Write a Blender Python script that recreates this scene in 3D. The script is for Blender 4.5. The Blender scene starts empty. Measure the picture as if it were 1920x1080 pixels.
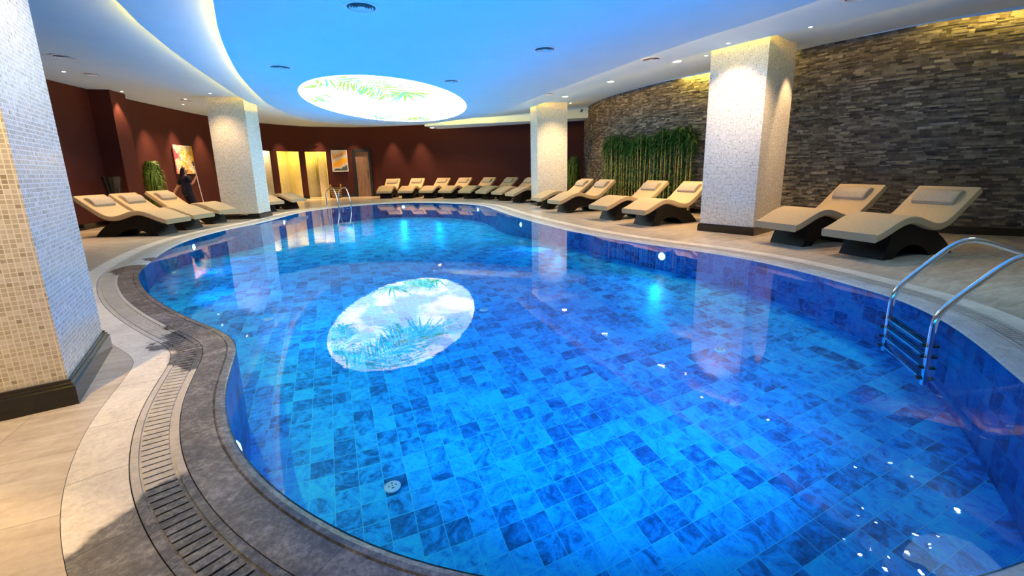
import bpy, bmesh, math, random
from mathutils import Vector, Matrix, geometry
random.seed(7)
sc = bpy.context.scene
C = sc.collection
PI = math.pi

# ------------------------------------------------------------------ camera, world, exposure
cam_d = bpy.data.cameras.new('camera')
cam = bpy.data.objects.new('camera', cam_d)
C.objects.link(cam)
cam_d.sensor_width = 36.0
cam_d.lens = 36.0 * 810.86 / 1920
cam_d.shift_y = (483.25 - 540) / 1920
cam_d.clip_start = 0.02
PITCH, ROLL, EYE = 0.2034, -0.0214, 1.3
cp, sp = math.cos(PITCH), math.sin(PITCH)
fwd = Vector((0, cp, -sp)); up0 = Vector((0, sp, cp)); rt0 = Vector((1, 0, 0))
cr_, sr_ = math.cos(ROLL), math.sin(ROLL)
rt = rt0 * cr_ + up0 * sr_
up = up0 * cr_ - rt0 * sr_
cam.matrix_world = Matrix(((rt.x, up.x, -fwd.x, 0), (rt.y, up.y, -fwd.y, 0), (rt.z, up.z, -fwd.z, EYE), (0, 0, 0, 1)))
sc.camera = cam

world = bpy.data.worlds.new('world')
world.use_nodes = True
world.node_tree.nodes['Background'].inputs[0].default_value = (0.6, 0.75, 1, 1)
world.node_tree.nodes['Background'].inputs[1].default_value = 0.02
sc.world = world
vs = sc.view_settings
vs.view_transform = 'Standard'; vs.look = 'None'; vs.gamma = 1.0; vs.use_curve_mapping = False
vs.exposure = 0.88
sc.cycles.max_bounces = 10
sc.cycles.diffuse_bounces = 5
sc.cycles.glossy_bounces = 4
sc.cycles.transparent_max_bounces = 12
sc.cycles.sample_clamp_indirect = 6.0
sc.cycles.caustics_reflective = False
sc.cycles.use_denoising = True

# light levels
PANEL_GAIN = 4.3
POOL_LAMP_W = 104.0
POOL_LAMP_COL = (0.0, 0.375, 1.0)
DOWN_W = 140.0
WARM = (1.0, 0.64, 0.32)
COVE = (1.0, 0.58, 0.01)
COVE_GAIN = 55.0

Z_DISC, Z_RING, Z_OUT = 3.21, 3.335, 3.44


# ------------------------------------------------------------------ helpers
def tag(o, label=None, cat=None, group=None, kind=None):
    if label: o['label'] = label
    if cat: o['category'] = cat
    if group: o['group'] = group
    if kind: o['kind'] = kind
    return o


def empty(name, loc=(0, 0, 0), rz=0.0):
    o = bpy.data.objects.new(name, None)
    o.empty_display_size = 0.1
    o.location = loc
    o.rotation_euler = (0, 0, rz)
    C.objects.link(o)
    return o


class MB:
    """collects shapes and links them as one mesh object"""
    def __init__(s):
        s.v = []; s.f = []; s.uv = []; s.col = []

    def add(s, verts, faces, uvs=None, col=None):
        b = len(s.v)
        s.v += [tuple(p) for p in verts]
        for i, f in enumerate(faces):
            s.f.append([b + k for k in f])
            s.uv.append(uvs[i] if uvs else None)
            s.col.append(col)

    def quad(s, a, b, c, d, uv=None, col=None):
        s.add([a, b, c, d], [(0, 1, 2, 3)], [uv] if uv else None, col)

    def box(s, c, size, rz=0.0, M=None, col=None):
        hx, hy, hz = size[0] / 2, size[1] / 2, size[2] / 2
        pts = [Vector((x, y, z)) for x in (-hx, hx) for y in (-hy, hy) for z in (-hz, hz)]
        R = M if M is not None else Matrix.Rotation(rz, 3, 'Z')
        pts = [R @ p + Vector(c) for p in pts]
        s.add(pts, [(0, 1, 3, 2), (4, 6, 7, 5), (0, 4, 5, 1), (2, 3, 7, 6), (0, 2, 6, 4), (1, 5, 7, 3)], None, col)

    def tube(s, path, r, n=10, cap=True, closed=False):
        P = [Vector(p) for p in path]
        rs = r if isinstance(r, (list, tuple)) else [r] * len(P)
        ring = []
        prev = None
        N = len(P)
        for i in range(N):
            if closed:
                t = (P[(i + 1) % N] - P[i - 1]).normalized()
            else:
                t = (P[min(i + 1, N - 1)] - P[max(i - 1, 0)]).normalized()
            if prev is None:
                a = t.orthogonal().normalized()
            else:
                a = (prev - t * prev.dot(t)).normalized()
            prev = a
            b = t.cross(a)
            ring.append([P[i] + (a * math.cos(2 * PI * k / n) + b * math.sin(2 * PI * k / n)) * rs[i] for k in range(n)])
        vs_ = [q for rg in ring for q in rg]
        fs = []
        for i in range(N if closed else N - 1):
            j = (i + 1) % N
            for k in range(n):
                fs.append((i * n + k, i * n + (k + 1) % n, j * n + (k + 1) % n, j * n + k))
        if cap and not closed:
            fs.append(tuple(range(n - 1, -1, -1)))
            fs.append(tuple((N - 1) * n + k for k in range(n)))
        s.add(vs_, fs)

    def lathe(s, prof, c=(0, 0, 0), n=24, cap=True):
        vs_ = []
        for (r, z) in prof:
            for k in range(n):
                vs_.append((c[0] + r * math.cos(2 * PI * k / n), c[1] + r * math.sin(2 * PI * k / n), c[2] + z))
        fs = []
        for i in range(len(prof) - 1):
            for k in range(n):
                fs.append((i * n + k, i * n + (k + 1) % n, (i + 1) * n + (k + 1) % n, (i + 1) * n + k))
        if cap:
            fs.append(tuple(range(n - 1, -1, -1)))
            fs.append(tuple((len(prof) - 1) * n + k for k in range(n)))
        s.add(vs_, fs)

    def build(s, name, mat, parent=None, smooth=None, loc=None):
        me = bpy.data.meshes.new(name)
        me.from_pydata(s.v, [], s.f)
        if any(u is not None for u in s.uv):
            l = me.uv_layers.new(name='UVMap')
            k = 0
            for fi, f in enumerate(s.f):
                u = s.uv[fi]
                for j in range(len(f)):
                    l.data[k].uv = u[j] if u else (0, 0)
                    k += 1
        if any(c is not None for c in s.col):
            ca = me.color_attributes.new('tone', 'FLOAT_COLOR', 'CORNER')
            k = 0
            for fi, f in enumerate(s.f):
                c = s.col[fi] or (0.5, 0.5, 0.5, 1)
                for j in range(len(f)):
                    ca.data[k].color = c
                    k += 1
        me.materials.append(mat)
        me.update()
        if smooth is not None:
            me.shade_smooth()
            me.set_sharp_from_angle(angle=math.radians(smooth))
        o = bpy.data.objects.new(name, me)
        C.objects.link(o)
        if parent: o.parent = parent
        if loc: o.location = loc
        return o


def copy_tree(o, parent=None):
    c = o.copy()
    C.objects.link(c)
    if parent: c.parent = parent
    for ch in list(o.children):
        copy_tree(ch, c)
    return c


def crom(P, n=10, closed=False):
    P = [Vector(p) for p in P]
    N = len(P); out = []
    for i in range(N if closed else N - 1):
        g = (lambda k: P[k % N]) if closed else (lambda k: P[min(max(k, 0), N - 1)])
        p0, p1, p2, p3 = g(i - 1), g(i), g(i + 1), g(i + 2)
        for j in range(n):
            t = j / n
            out.append(0.5 * ((2 * p1) + (p2 - p0) * t + (2 * p0 - 5 * p1 + 4 * p2 - p3) * t * t + (3 * p1 - p0 - 3 * p2 + p3) * t ** 3))
    if not closed: out.append(P[-1].copy())
    return out


def resample(P, step, closed=False):
    Q = list(P) + ([P[0]] if closed else [])
    L = [0.0]
    for a, b in zip(Q, Q[1:]): L.append(L[-1] + (b - a).length)
    n = max(3, round(L[-1] / step)); out = []; j = 0
    for i in range(n if closed else n + 1):
        d = L[-1] * i / n
        while j < len(L) - 2 and L[j + 1] < d: j += 1
        u = (d - L[j]) / max(1e-9, L[j + 1] - L[j])
        out.append(Q[j].lerp(Q[j + 1], u))
    return out


def smooth_loop(P, it):
    for _ in range(it):
        P = [(P[i - 1] + P[i] * 2 + P[(i + 1) % len(P)]) / 4 for i in range(len(P))]
    return P


def area2(P):
    return sum(P[i - 1].x * P[i].y - P[i].x * P[i - 1].y for i in range(len(P)))


def offset(P, d):
    """closed loop moved outward by d"""
    s = 1 if area2(P) > 0 else -1
    out = []
    for i in range(len(P)):
        t = (P[(i + 1) % len(P)] - P[i - 1]).normalized()
        out.append(P[i] + Vector((t.y, -t.x)) * d * s)
    return out


def seg_dist(p, P, closed=True):
    best = 1e9
    rng = range(len(P)) if closed else range(1, len(P))
    for i in rng:
        a, b = P[i - 1], P[i]
        e = b - a
        t = max(0, min(1, (p - a).dot(e) / max(1e-12, e.length_squared)))
        best = min(best, (p - a - e * t).length)
    return best


def inside(p, P):
    c = False
    for i in range(len(P)):
        a, b = P[i - 1], P[i]
        if (a.y > p.y) != (b.y > p.y) and p.x < (b.x - a.x) * (p.y - a.y) / (b.y - a.y) + a.x: c = not c
    return c


def fill(mb, loops, z, down=False):
    """flat polygon with holes"""
    P = [[Vector((p.x, p.y, 0)) for p in l] for l in loops]
    tris = geometry.tessellate_polygon(P)
    flat = [p for l in loops for p in l]
    vs_ = [(p.x, p.y, z) for p in flat]
    fs = []
    for t in tris:
        a, b, c = (flat[k] for k in t)
        ccw = (b.x - a.x) * (c.y - a.y) - (b.y - a.y) * (c.x - a.x) > 0
        fs.append(tuple(t) if ccw != down else tuple(reversed(t)))
    mb.add(vs_, fs)


def strip(mb, A, B, za, zb, closed=True, u0=0.0, v=(0, 1), flip=False):
    """ribbon between two polylines with u = length along A"""
    N = len(A); u = u0
    for i in range(N if closed else N - 1):
        j = (i + 1) % N
        du = (A[j] - A[i]).length
        q = [(A[i].x, A[i].y, za), (A[j].x, A[j].y, za), (B[j].x, B[j].y, zb), (B[i].x, B[i].y, zb)]
        uv = [(u, v[0]), (u + du, v[0]), (u + du, v[1]), (u, v[1])]
        if flip: q.reverse(); uv.reverse()
        mb.quad(*q, uv=uv)
        u += du


# ------------------------------------------------------------------ materials
class NT:
    def __init__(s, name):
        s.m = bpy.data.materials.new(name)
        s.m.use_nodes = True
        s.t = s.m.node_tree
        s.t.nodes.clear()
        s.out = s.n('ShaderNodeOutputMaterial')

    def n(s, kind, **kw):
        x = s.t.nodes.new(kind)
        for k, v in kw.items(): setattr(x, k, v)
        return x

    def l(s, a, b):
        s.t.links.new(a, b)

    def put(s, sock, v):
        if hasattr(v, 'is_linked') or isinstance(v, bpy.types.NodeSocket): s.l(v, sock)
        else: sock.default_value = v

    def math(s, op, a, b=0.0, c=None):
        x = s.n('ShaderNodeMath', operation=op)
        s.put(x.inputs[0], a); s.put(x.inputs[1], b)
        if c is not None: s.put(x.inputs[2], c)
        return x.outputs[0]

    def vmath(s, op, a, b=None):
        x = s.n('ShaderNodeVectorMath', operation=op)
        s.put(x.inputs[0], a)
        if b is not None: s.put(x.inputs[1], b)
        return x.outputs[0]

    def mix(s, f, a, b, blend='MIX'):
        x = s.n('ShaderNodeMix', data_type='RGBA', blend_type=blend)
        s.put(x.inputs[0], f)
        for k, v in ((6, a), (7, b)):
            if isinstance(v, tuple): v = (*v[:3], 1)
            s.put(x.inputs[k], v)
        return x.outputs[2]

    def ramp(s, f, stops, interp='LINEAR'):
        x = s.n('ShaderNodeValToRGB')
        x.color_ramp.interpolation = interp
        e = x.color_ramp.elements
        while len(e) < len(stops): e.new(0.5)
        for i, (p, c) in enumerate(stops):
            e[i].position = p
            e[i].color = (*c[:3], 1) if isinstance(c, tuple) else (c, c, c, 1)
        s.put(x.inputs[0], f)
        return x.outputs[0]

    def noise(s, vec, scale, detail=3.0, rough=0.5, dist=0.0):
        x = s.n('ShaderNodeTexNoise')
        if vec is not None: s.l(vec, x.inputs['Vector'])
        x.inputs['Scale'].default_value = scale
        x.inputs['Detail'].default_value = detail
        x.inputs['Roughness'].default_value = rough
        x.inputs['Distortion'].default_value = dist
        return x.outputs[0]

    def coord(s, which='Object'):
        return s.n('ShaderNodeTexCoord').outputs[which]

    def mapping(s, v, rot=(0, 0, 0), scale=(1, 1, 1), loc=(0, 0, 0)):
        x = s.n('ShaderNodeMapping')
        s.l(v, x.inputs[0])
        x.inputs[1].default_value = loc; x.inputs[2].default_value = rot; x.inputs[3].default_value = scale
        return x.outputs[0]

    def grid(s, vec, px, py, joint, stagger=0.0):
        """tile joints: returns (joint mask, random per tile, cell vector)"""
        sx = s.n('ShaderNodeSeparateXYZ'); s.l(vec, sx.inputs[0])
        v = s.math('DIVIDE', sx.outputs[1], py)
        row = s.math('FLOOR', v)
        u = s.math('DIVIDE', sx.outputs[0], px)
        if stagger: u = s.math('ADD', u, s.math('MULTIPLY', row, stagger))
        fu = s.math('ABSOLUTE', s.math('SUBTRACT', s.math('FRACT', u), 0.5))
        fv = s.math('ABSOLUTE', s.math('SUBTRACT', s.math('FRACT', v), 0.5))
        mu = s.math('GREATER_THAN', fu, 0.5 - joint / px / 2)
        mv = s.math('GREATER_THAN', fv, 0.5 - joint / py / 2)
        m = s.math('MAXIMUM', mu, mv)
        cx = s.n('ShaderNodeCombineXYZ')
        s.l(s.math('FLOOR', u), cx.inputs[0]); s.l(row, cx.inputs[1])
        w = s.n('ShaderNodeTexWhiteNoise'); s.l(cx.outputs[0], w.inputs['Vector'])
        return m, w.outputs['Value'], w.outputs['Color'], cx.outputs[0]

    def bump(s, h, strength=0.3, dist=0.01):
        x = s.n('ShaderNodeBump')
        x.inputs['Strength'].default_value = strength
        x.inputs['Distance'].default_value = dist
        s.l(h, x.inputs['Height'])
        return x.outputs[0]

    def bsdf(s, col=None, rough=0.5, spec=0.5, metal=0.0, normal=None, coat=0.0, emis=None, estr=0.0):
        x = s.n('ShaderNodeBsdfPrincipled')
        if isinstance(col, tuple): x.inputs['Base Color'].default_value = (*col[:3], 1)
        elif col is not None: s.l(col, x.inputs['Base Color'])
        s.put(x.inputs['Roughness'], rough)
        s.put(x.inputs['Specular IOR Level'], spec)
        x.inputs['Metallic'].default_value = metal
        x.inputs['Coat Weight'].default_value = coat
        if normal is not None: s.l(normal, x.inputs['Normal'])
        s.l(x.outputs[0], s.out.inputs[0])
        return x


def plain(name, col, rough=0.5, spec=0.5, metal=0.0, var=0.12, scale=8.0, bump=0.0):
    n = NT(name)
    c = n.coord()
    nz = n.noise(c, scale, 4)
    lo = tuple(k * (1 - var) for k in col); hi = tuple(min(1, k * (1 + var)) for k in col)
    cc = n.ramp(nz, [(0.3, lo), (0.7, hi)])
    n.bsdf(cc, rough, spec, metal, n.bump(n.noise(c, scale * 12, 3), bump, 0.003) if bump else None)
    return n.m


def emit(name, col, s):
    n = NT(name)
    e = n.n('ShaderNodeEmission')
    e.inputs[0].default_value = (*col, 1); e.inputs[1].default_value = s
    n.l(e.outputs[0], n.out.inputs[0])
    return n.m


M = {}
M['ceiling'] = plain('pool_tinted_white_paint', (0.60, 0.76, 0.84), 0.75, 0.2, var=0.02, scale=2)  # white paint tinted cyan, the pool's blue glow put into the colour
M['maroon'] = plain('maroon_paint', (0.060, 0.0165, 0.0150), 0.6, 0.12, var=0.06, scale=3, bump=0.05)
M['beige_wall'] = plain('beige_plaster', (0.62, 0.55, 0.42), 0.6, 0.3, var=0.08, scale=6, bump=0.1)
M['granite'] = plain('black_granite', (0.005, 0.0045, 0.005), 0.12, 0.6, var=0.5, scale=40)
M['cushion'] = plain('beige_weave', (0.42, 0.325, 0.20), 0.85, 0.2, var=0.10, scale=60, bump=0.25)
M['pillow'] = plain('grey_beige_weave', (0.35, 0.30, 0.235), 0.85, 0.2, var=0.10, scale=60, bump=0.25)
M['black_wood'] = plain('black_lacquer', (0.006, 0.005, 0.005), 0.45, 0.2, var=0.2)
M['chrome'] = plain('polished_steel', (0.80, 0.82, 0.84), 0.10, 0.5, 1.0, var=0.02)
M['black_plastic'] = plain('black_plastic', (0.012, 0.012, 0.013), 0.4, 0.5)
M['white_plastic'] = plain('white_plastic', (0.80, 0.82, 0.84), 0.35, 0.5, var=0.03)
M['vent'] = plain('vent_enamel', (0.72, 0.73, 0.74), 0.5, 0.4, var=0.03)
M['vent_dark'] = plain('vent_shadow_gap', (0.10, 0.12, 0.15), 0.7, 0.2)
M['door_wood'] = None
M['door_frame'] = plain('charcoal_frame', (0.012, 0.016, 0.026), 0.45, 0.4)
M['lamp_glow'] = emit('warm_lamp_glow', (1.0, 0.80, 0.50), 14.0)
M['star'] = emit('star_light_glow', (0.75, 0.9, 1.0), 30.0)
M['pool_lens'] = emit('pool_lamp_glow', (0.45, 0.85, 1.0), 9.0)
M['cove'] = emit('cove_led', COVE, COVE_GAIN)
M['cove_disc'] = emit('cove_led_soft', COVE, COVE_GAIN * 0.8)
M['cove_wall'] = emit('wall_led', (1.0, 0.68, 0.10), 260.0)
M['navy'] = plain('navy_cloth', (0.012, 0.012, 0.030), 0.8, 0.2)
M['skin'] = plain('skin', (0.55, 0.30, 0.19), 0.5, 0.4, var=0.05)
M['hair'] = plain('black_hair', (0.008, 0.006, 0.006), 0.45, 0.4)
M['shoe'] = plain('dark_shoe', (0.02, 0.02, 0.022), 0.5, 0.4)
M['pole'] = plain('pale_aluminium', (0.75, 0.73, 0.80), 0.35, 0.5, 0.3, var=0.02)
M['grip'] = plain('violet_grip', (0.05, 0.03, 0.16), 0.5, 0.4)
M['cloth_white'] = plain('white_towel', (0.80, 0.80, 0.80), 0.9, 0.1, var=0.03, scale=30, bump=0.2)
M['frame_white'] = plain('white_frame', (0.82, 0.80, 0.76), 0.4, 0.4, var=0.03)
M['pot_brown'] = plain('brown_pot', (0.10, 0.055, 0.032), 0.6, 0.3)
M['vase_black'] = plain('gloss_black_vase', (0.010, 0.012, 0.014), 0.15, 0.6)
M['leaf'] = plain('bamboo_leaf', (0.022, 0.105, 0.018), 0.5, 0.4, var=0.5, scale=9)
M['weep'] = plain('weeping_foliage', (0.085, 0.155, 0.022), 0.55, 0.3, var=0.5, scale=14)
M['slot'] = plain('dark_channel', (0.012, 0.012, 0.013), 0.6, 0.3)


def mk_cane():
    n = NT('yellow_cane')
    c = n.coord()
    s = n.n('ShaderNodeSeparateXYZ'); n.l(c, s.inputs[0])
    r = n.n('ShaderNodeObjectInfo').outputs['Random']
    f = n.math('FRACT', n.math('ADD', n.math('DIVIDE', s.outputs[2], 0.27), r))
    nz = n.noise(n.mapping(c, scale=(20, 20, 3)), 2.0, 3)
    base = n.ramp(nz, [(0.3, (0.42, 0.28, 0.06)), (0.7, (0.66, 0.48, 0.14))])
    green = n.mix(n.math('MULTIPLY', r, 0.45), base, (0.16, 0.20, 0.04))
    n.bsdf(n.mix(n.math('LESS_THAN', f, 0.06), green, (0.08, 0.06, 0.02)), 0.4, 0.4)
    return n.m


M['cane'] = mk_cane()


def mk_mosaic():
    n = NT('glass_mosaic')
    uv = n.coord('UV')
    m, r, rc, _ = n.grid(uv, 0.026, 0.026, 0.0046)
    tile = n.ramp(r, [(0.0, (0.36, 0.31, 0.22)), (0.10, (0.52, 0.47, 0.36)), (0.55, (0.61, 0.56, 0.45)), (0.85, (0.68, 0.64, 0.54)), (1.0, (0.76, 0.73, 0.66))])
    swirl = n.noise(uv, 230, 2, 0.6, 1.5)
    sepc = n.n('ShaderNodeSeparateColor'); n.l(rc, sepc.inputs[0])
    deco = n.math('GREATER_THAN', sepc.outputs[1], 0.78)
    sw = n.math('MULTIPLY', deco, n.math('GREATER_THAN', swirl, 0.52))
    tile = n.mix(n.math('MULTIPLY', sw, 0.75), tile, (0.80, 0.76, 0.66))
    col = n.mix(m, tile, (0.86, 0.83, 0.76))
    h = n.math('SUBTRACT', 1.0, m)
    rough = n.math('ADD', n.math('MULTIPLY', m, 0.5), n.math('ADD', 0.14, n.math('MULTIPLY', sepc.outputs[2], 0.15)))
    n.bsdf(col, rough, 0.5, 0, n.bump(h, 0.45, 0.003))
    return n.m


M['mosaic'] = mk_mosaic()


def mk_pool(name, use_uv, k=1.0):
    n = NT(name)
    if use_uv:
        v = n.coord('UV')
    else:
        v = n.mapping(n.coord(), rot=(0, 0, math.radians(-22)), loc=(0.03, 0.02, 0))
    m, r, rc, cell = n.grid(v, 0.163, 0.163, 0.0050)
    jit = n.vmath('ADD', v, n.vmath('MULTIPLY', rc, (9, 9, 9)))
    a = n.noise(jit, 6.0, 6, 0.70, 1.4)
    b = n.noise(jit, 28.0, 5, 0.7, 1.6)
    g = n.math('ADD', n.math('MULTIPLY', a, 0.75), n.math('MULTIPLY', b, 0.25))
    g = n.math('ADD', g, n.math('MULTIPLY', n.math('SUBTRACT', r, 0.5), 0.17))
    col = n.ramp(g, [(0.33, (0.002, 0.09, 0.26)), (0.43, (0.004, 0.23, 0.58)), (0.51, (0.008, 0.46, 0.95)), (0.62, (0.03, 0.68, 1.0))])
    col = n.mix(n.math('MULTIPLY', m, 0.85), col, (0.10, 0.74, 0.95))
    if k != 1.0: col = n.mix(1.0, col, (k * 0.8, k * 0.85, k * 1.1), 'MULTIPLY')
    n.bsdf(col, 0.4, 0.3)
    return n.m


M['pool_floor'] = mk_pool('pool_floor_tile', False)
M['pool_wall'] = mk_pool('shaded_pool_wall_tile', True, 0.42)  # same tile as the floor, darkened to stand for the wall's shade


def mk_water():
    n = NT('pool_water')
    c = n.coord()
    w1 = n.noise(n.mapping(c, scale=(1.0, 1.6, 1), rot=(0, 0, 0.35)), 3.2, 2, 0.5)
    w2 = n.noise(n.mapping(c, scale=(1.0, 2.2, 1), rot=(0, 0, -0.2)), 11.0, 2, 0.5)
    h = n.math('ADD', w1, n.math('MULTIPLY', w2, 0.25))
    nor = n.bump(h, 0.012, 0.030)
    fr = n.n('ShaderNodeFresnel'); fr.inputs[0].default_value = 1.32
    n.l(nor, fr.inputs['Normal'])
    tr = n.n('ShaderNodeBsdfTransparent'); tr.inputs[0].default_value = (0.62, 0.97, 1.0, 1)
    gl = n.n('ShaderNodeBsdfGlossy'); gl.inputs['Roughness'].default_value = 0.0
    n.l(nor, gl.inputs['Normal'])
    mx = n.n('ShaderNodeMixShader')
    n.l(fr.outputs[0], mx.inputs[0]); n.l(tr.outputs[0], mx.inputs[1]); n.l(gl.outputs[0], mx.inputs[2])
    n.l(mx.outputs[0], n.out.inputs[0])
    return n.m


M['water'] = mk_water()


def wet_mask(n, c, spots):
    """stains: union of soft blobs with a ragged outline"""
    nz = n.math('MULTIPLY', n.math('SUBTRACT', n.noise(c, 2.6, 4, 0.55), 0.5), 0.75)
    acc = None
    for (x, y, r) in spots:
        d = n.vmath('DISTANCE', c, (x, y, 0.0))
        d = n.t.nodes[-1].outputs['Value']
        k = n.math('SUBTRACT', r, n.math('ADD', d, nz))
        acc = k if acc is None else n.math('MAXIMUM', acc, k)
    x = n.n('ShaderNodeMapRange'); n.l(acc, x.inputs[0])
    x.inputs[1].default_value = -0.02; x.inputs[2].default_value = 0.03
    return x.outputs[0]


WET = [(-0.75, 1.15, 0.62), (-1.25, 1.25, 0.45), (0.3, 0.8, 0.9), (-2.45, 3.45, 0.42), (-2.75, 3.9, 0.38), (-2.35, 3.0, 0.25), (-5.3, 6.1, 0.4), (-5.6, 6.9, 0.3)]

WET_EDGE = WET + [(-1.6, 1.9, 1.2), (-2.3, 3.1, 1.1), (-3.4, 4.3, 1.0), (-4.6, 5.4, 0.9), (-5.2, 6.1, 0.45)]


def mk_stone(name, dry, dark, spots, slab=0.55, rough=0.33):
    n = NT(name)
    c = n.coord()
    nz = n.noise(c, 5.0, 6, 0.65, 0.6)
    fine = n.noise(c, 38.0, 5, 0.7)
    g = n.math('ADD', n.math('MULTIPLY', nz, 0.5), n.math('MULTIPLY', fine, 0.5))
    dryc = n.ramp(g, [(0.32, tuple(k * 0.68 for k in dry)), (0.60, tuple(min(1, k * 1.18) for k in dry))])
    wetc = n.ramp(g, [(0.34, tuple(k * 0.42 for k in dark)), (0.5, dark), (0.64, tuple(min(1, k * 2.3) for k in dark))])
    m = wet_mask(n, c, spots)
    vein = n.math('LESS_THAN', n.math('ABSOLUTE', n.math('SUBTRACT', n.noise(c, 1.7, 5, 0.6, 1.0), 0.5)), 0.006)
    col = n.mix(m, dryc, wetc)
    col = n.mix(n.math('MULTIPLY', vein, 0.13), col, (0.5, 0.48, 0.45))
    uv = n.coord('UV')
    s = n.n('ShaderNodeSeparateXYZ'); n.l(uv, s.inputs[0])
    f = n.math('ABSOLUTE', n.math('SUBTRACT', n.math('FRACT', n.math('DIVIDE', s.outputs[0], slab)), 0.5))
    j = n.math('GREATER_THAN', f, 0.5 - 0.002 / slab)
    col = n.mix(n.math('MULTIPLY', j, 0.7), col, (0.05, 0.045, 0.04))
    r = n.math('SUBTRACT', rough, n.math('MULTIPLY', m, rough * 0.45))
    n.bsdf(col, r, 0.5, 0, n.bump(g, 0.45, 0.008))
    return n.m


M['coping'] = mk_stone('slate_coping', (0.62, 0.61, 0.60), (0.145, 0.138, 0.138), WET_EDGE, slab=0.62, rough=0.26)
M['band'] = mk_stone('pale_stone_band', (0.66, 0.61, 0.54), (0.14, 0.135, 0.13), WET, slab=0.5, rough=0.4)
M['grate'] = mk_stone('stone_grating', (0.50, 0.46, 0.41), (0.10, 0.10, 0.105), WET, slab=1.4, rough=0.35)


def mk_deck():
    n = NT('deck_tile')
    c = n.coord()
    v = n.mapping(c, rot=(0, 0, math.radians(-24)))
    m, r, rc, _ = n.grid(v, 1.05, 0.52, 0.005, 0.5)
    st = n.noise(n.mapping(v, scale=(1.2, 5.0, 1)), 2.2, 5, 0.6, 0.8)
    fine = n.noise(v, 30, 4, 0.6)
    g = n.math('ADD', n.math('MULTIPLY', st, 0.75), n.math('MULTIPLY', fine, 0.25))
    g = n.math('ADD', g, n.math('MULTIPLY', n.math('SUBTRACT', r, 0.5), 0.12))
    col = n.ramp(g, [(0.3, (0.40, 0.34, 0.265)), (0.5, (0.51, 0.44, 0.36)), (0.7, (0.62, 0.56, 0.47))])
    col = n.mix(n.math('MULTIPLY', m, 0.55), col, (0.22, 0.18, 0.14))
    n.bsdf(col, n.math('ADD', 0.16, n.math('MULTIPLY', g, 0.14)), 0.5, 0, n.bump(g, 0.08, 0.003))
    return n.m


M['deck'] = mk_deck()


def mk_ledger():
    n = NT('ledger_stone')
    at = n.n('ShaderNodeAttribute', attribute_name='tone')
    s = n.n('ShaderNodeSeparateColor'); n.l(at.outputs['Color'], s.inputs[0])
    c = n.coord()
    nz = n.noise(c, 14, 5, 0.65)
    g = n.math('ADD', n.math('MULTIPLY', s.outputs[0], 0.6), n.math('MULTIPLY', nz, 0.4))
    col = n.ramp(g, [(0.15, (0.030, 0.026, 0.022)), (0.42, (0.10, 0.088, 0.073)), (0.65, (0.23, 0.205, 0.168)), (0.9, (0.46, 0.42, 0.34))])
    n.bsdf(col, 0.7, 0.3, 0, n.bump(n.noise(c, 45, 5, 0.7), 0.5, 0.012))
    return n.m


M['ledger'] = mk_ledger()


def mk_wood():
    n = NT('walnut_door')
    c = n.coord()
    g = n.noise(n.mapping(c, scale=(14, 14, 0.9)), 2.0, 5, 0.6, 0.6)
    col = n.ramp(g, [(0.3, (0.13, 0.072, 0.048)), (0.55, (0.25, 0.15, 0.105)), (0.75, (0.34, 0.215, 0.155))])
    n.bsdf(col, 0.45, 0.4)
    return n.m


M['door_wood'] = mk_wood()


def mk_sky():
    n = NT('printed_sky')
    c = n.coord()
    nz = n.noise(n.mapping(c, scale=(1.0, 0.8, 1), loc=(4.4, 0.6, 0)), 0.85, 8, 0.56, 0.3)
    cl = n.ramp(nz, [(0.49, 0.0), (0.545, 0.6), (0.62, 1.0)])
    col = n.mix(cl, (0.40, 0.53, 0.72), (1.0, 0.98, 0.95))
    e = n.n('ShaderNodeEmission'); n.l(col, e.inputs[0]); e.inputs[1].default_value = PANEL_GAIN
    n.l(e.outputs[0], n.out.inputs[0])
    return n.m


M['sky'] = mk_sky()
M['frond_a'] = emit('printed_palm_green', (0.060, 0.36, 0.02), PANEL_GAIN)
M['frond_b'] = emit('printed_palm_teal', (0.03, 0.28, 0.11), PANEL_GAIN)
M['frond_c'] = emit('printed_palm_pale', (0.20, 0.54, 0.12), PANEL_GAIN)


def mk_flowers():
    n = NT('flower_print')
    uv = n.coord('Generated')
    v = n.n('ShaderNodeTexVoronoi'); v.inputs['Scale'].default_value = 4.5
    n.l(n.vmath('ADD', uv, n.vmath('MULTIPLY', n.n('ShaderNodeTexNoise').outputs['Color'], (0.35, 0.35, 0.35))), v.inputs['Vector'])
    d = v.outputs['Distance']
    s = n.n('ShaderNodeSeparateColor'); n.l(v.outputs['Color'], s.inputs[0])
    g = n.n('ShaderNodeSeparateXYZ'); n.l(uv, g.inputs[0])
    hue = n.math('ADD', n.math('MULTIPLY', g.outputs[0], 0.55), n.math('MULTIPLY', s.outputs[0], 0.5))
    petal = n.ramp(hue, [(0.15, (0.75, 0.09, 0.18)), (0.35, (0.85, 0.42, 0.30)), (0.5, (0.85, 0.78, 0.60)), (0.68, (0.90, 0.62, 0.06)), (0.85, (0.80, 0.38, 0.03))])
    col = n.mix(n.ramp(d, [(0.05, 1.0), (0.12, 0.0)]), petal, (0.22, 0.18, 0.02))
    line = n.math('LESS_THAN', n.math('ABSOLUTE', n.math('SUBTRACT', n.noise(uv, 7, 4, 0.6, 1.2), 0.5)), 0.02)
    col = n.mix(n.math('MULTIPLY', line, 0.7), col, (0.12, 0.10, 0.03))
    n.bsdf(col, 0.5, 0.3)
    return n.m


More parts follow.
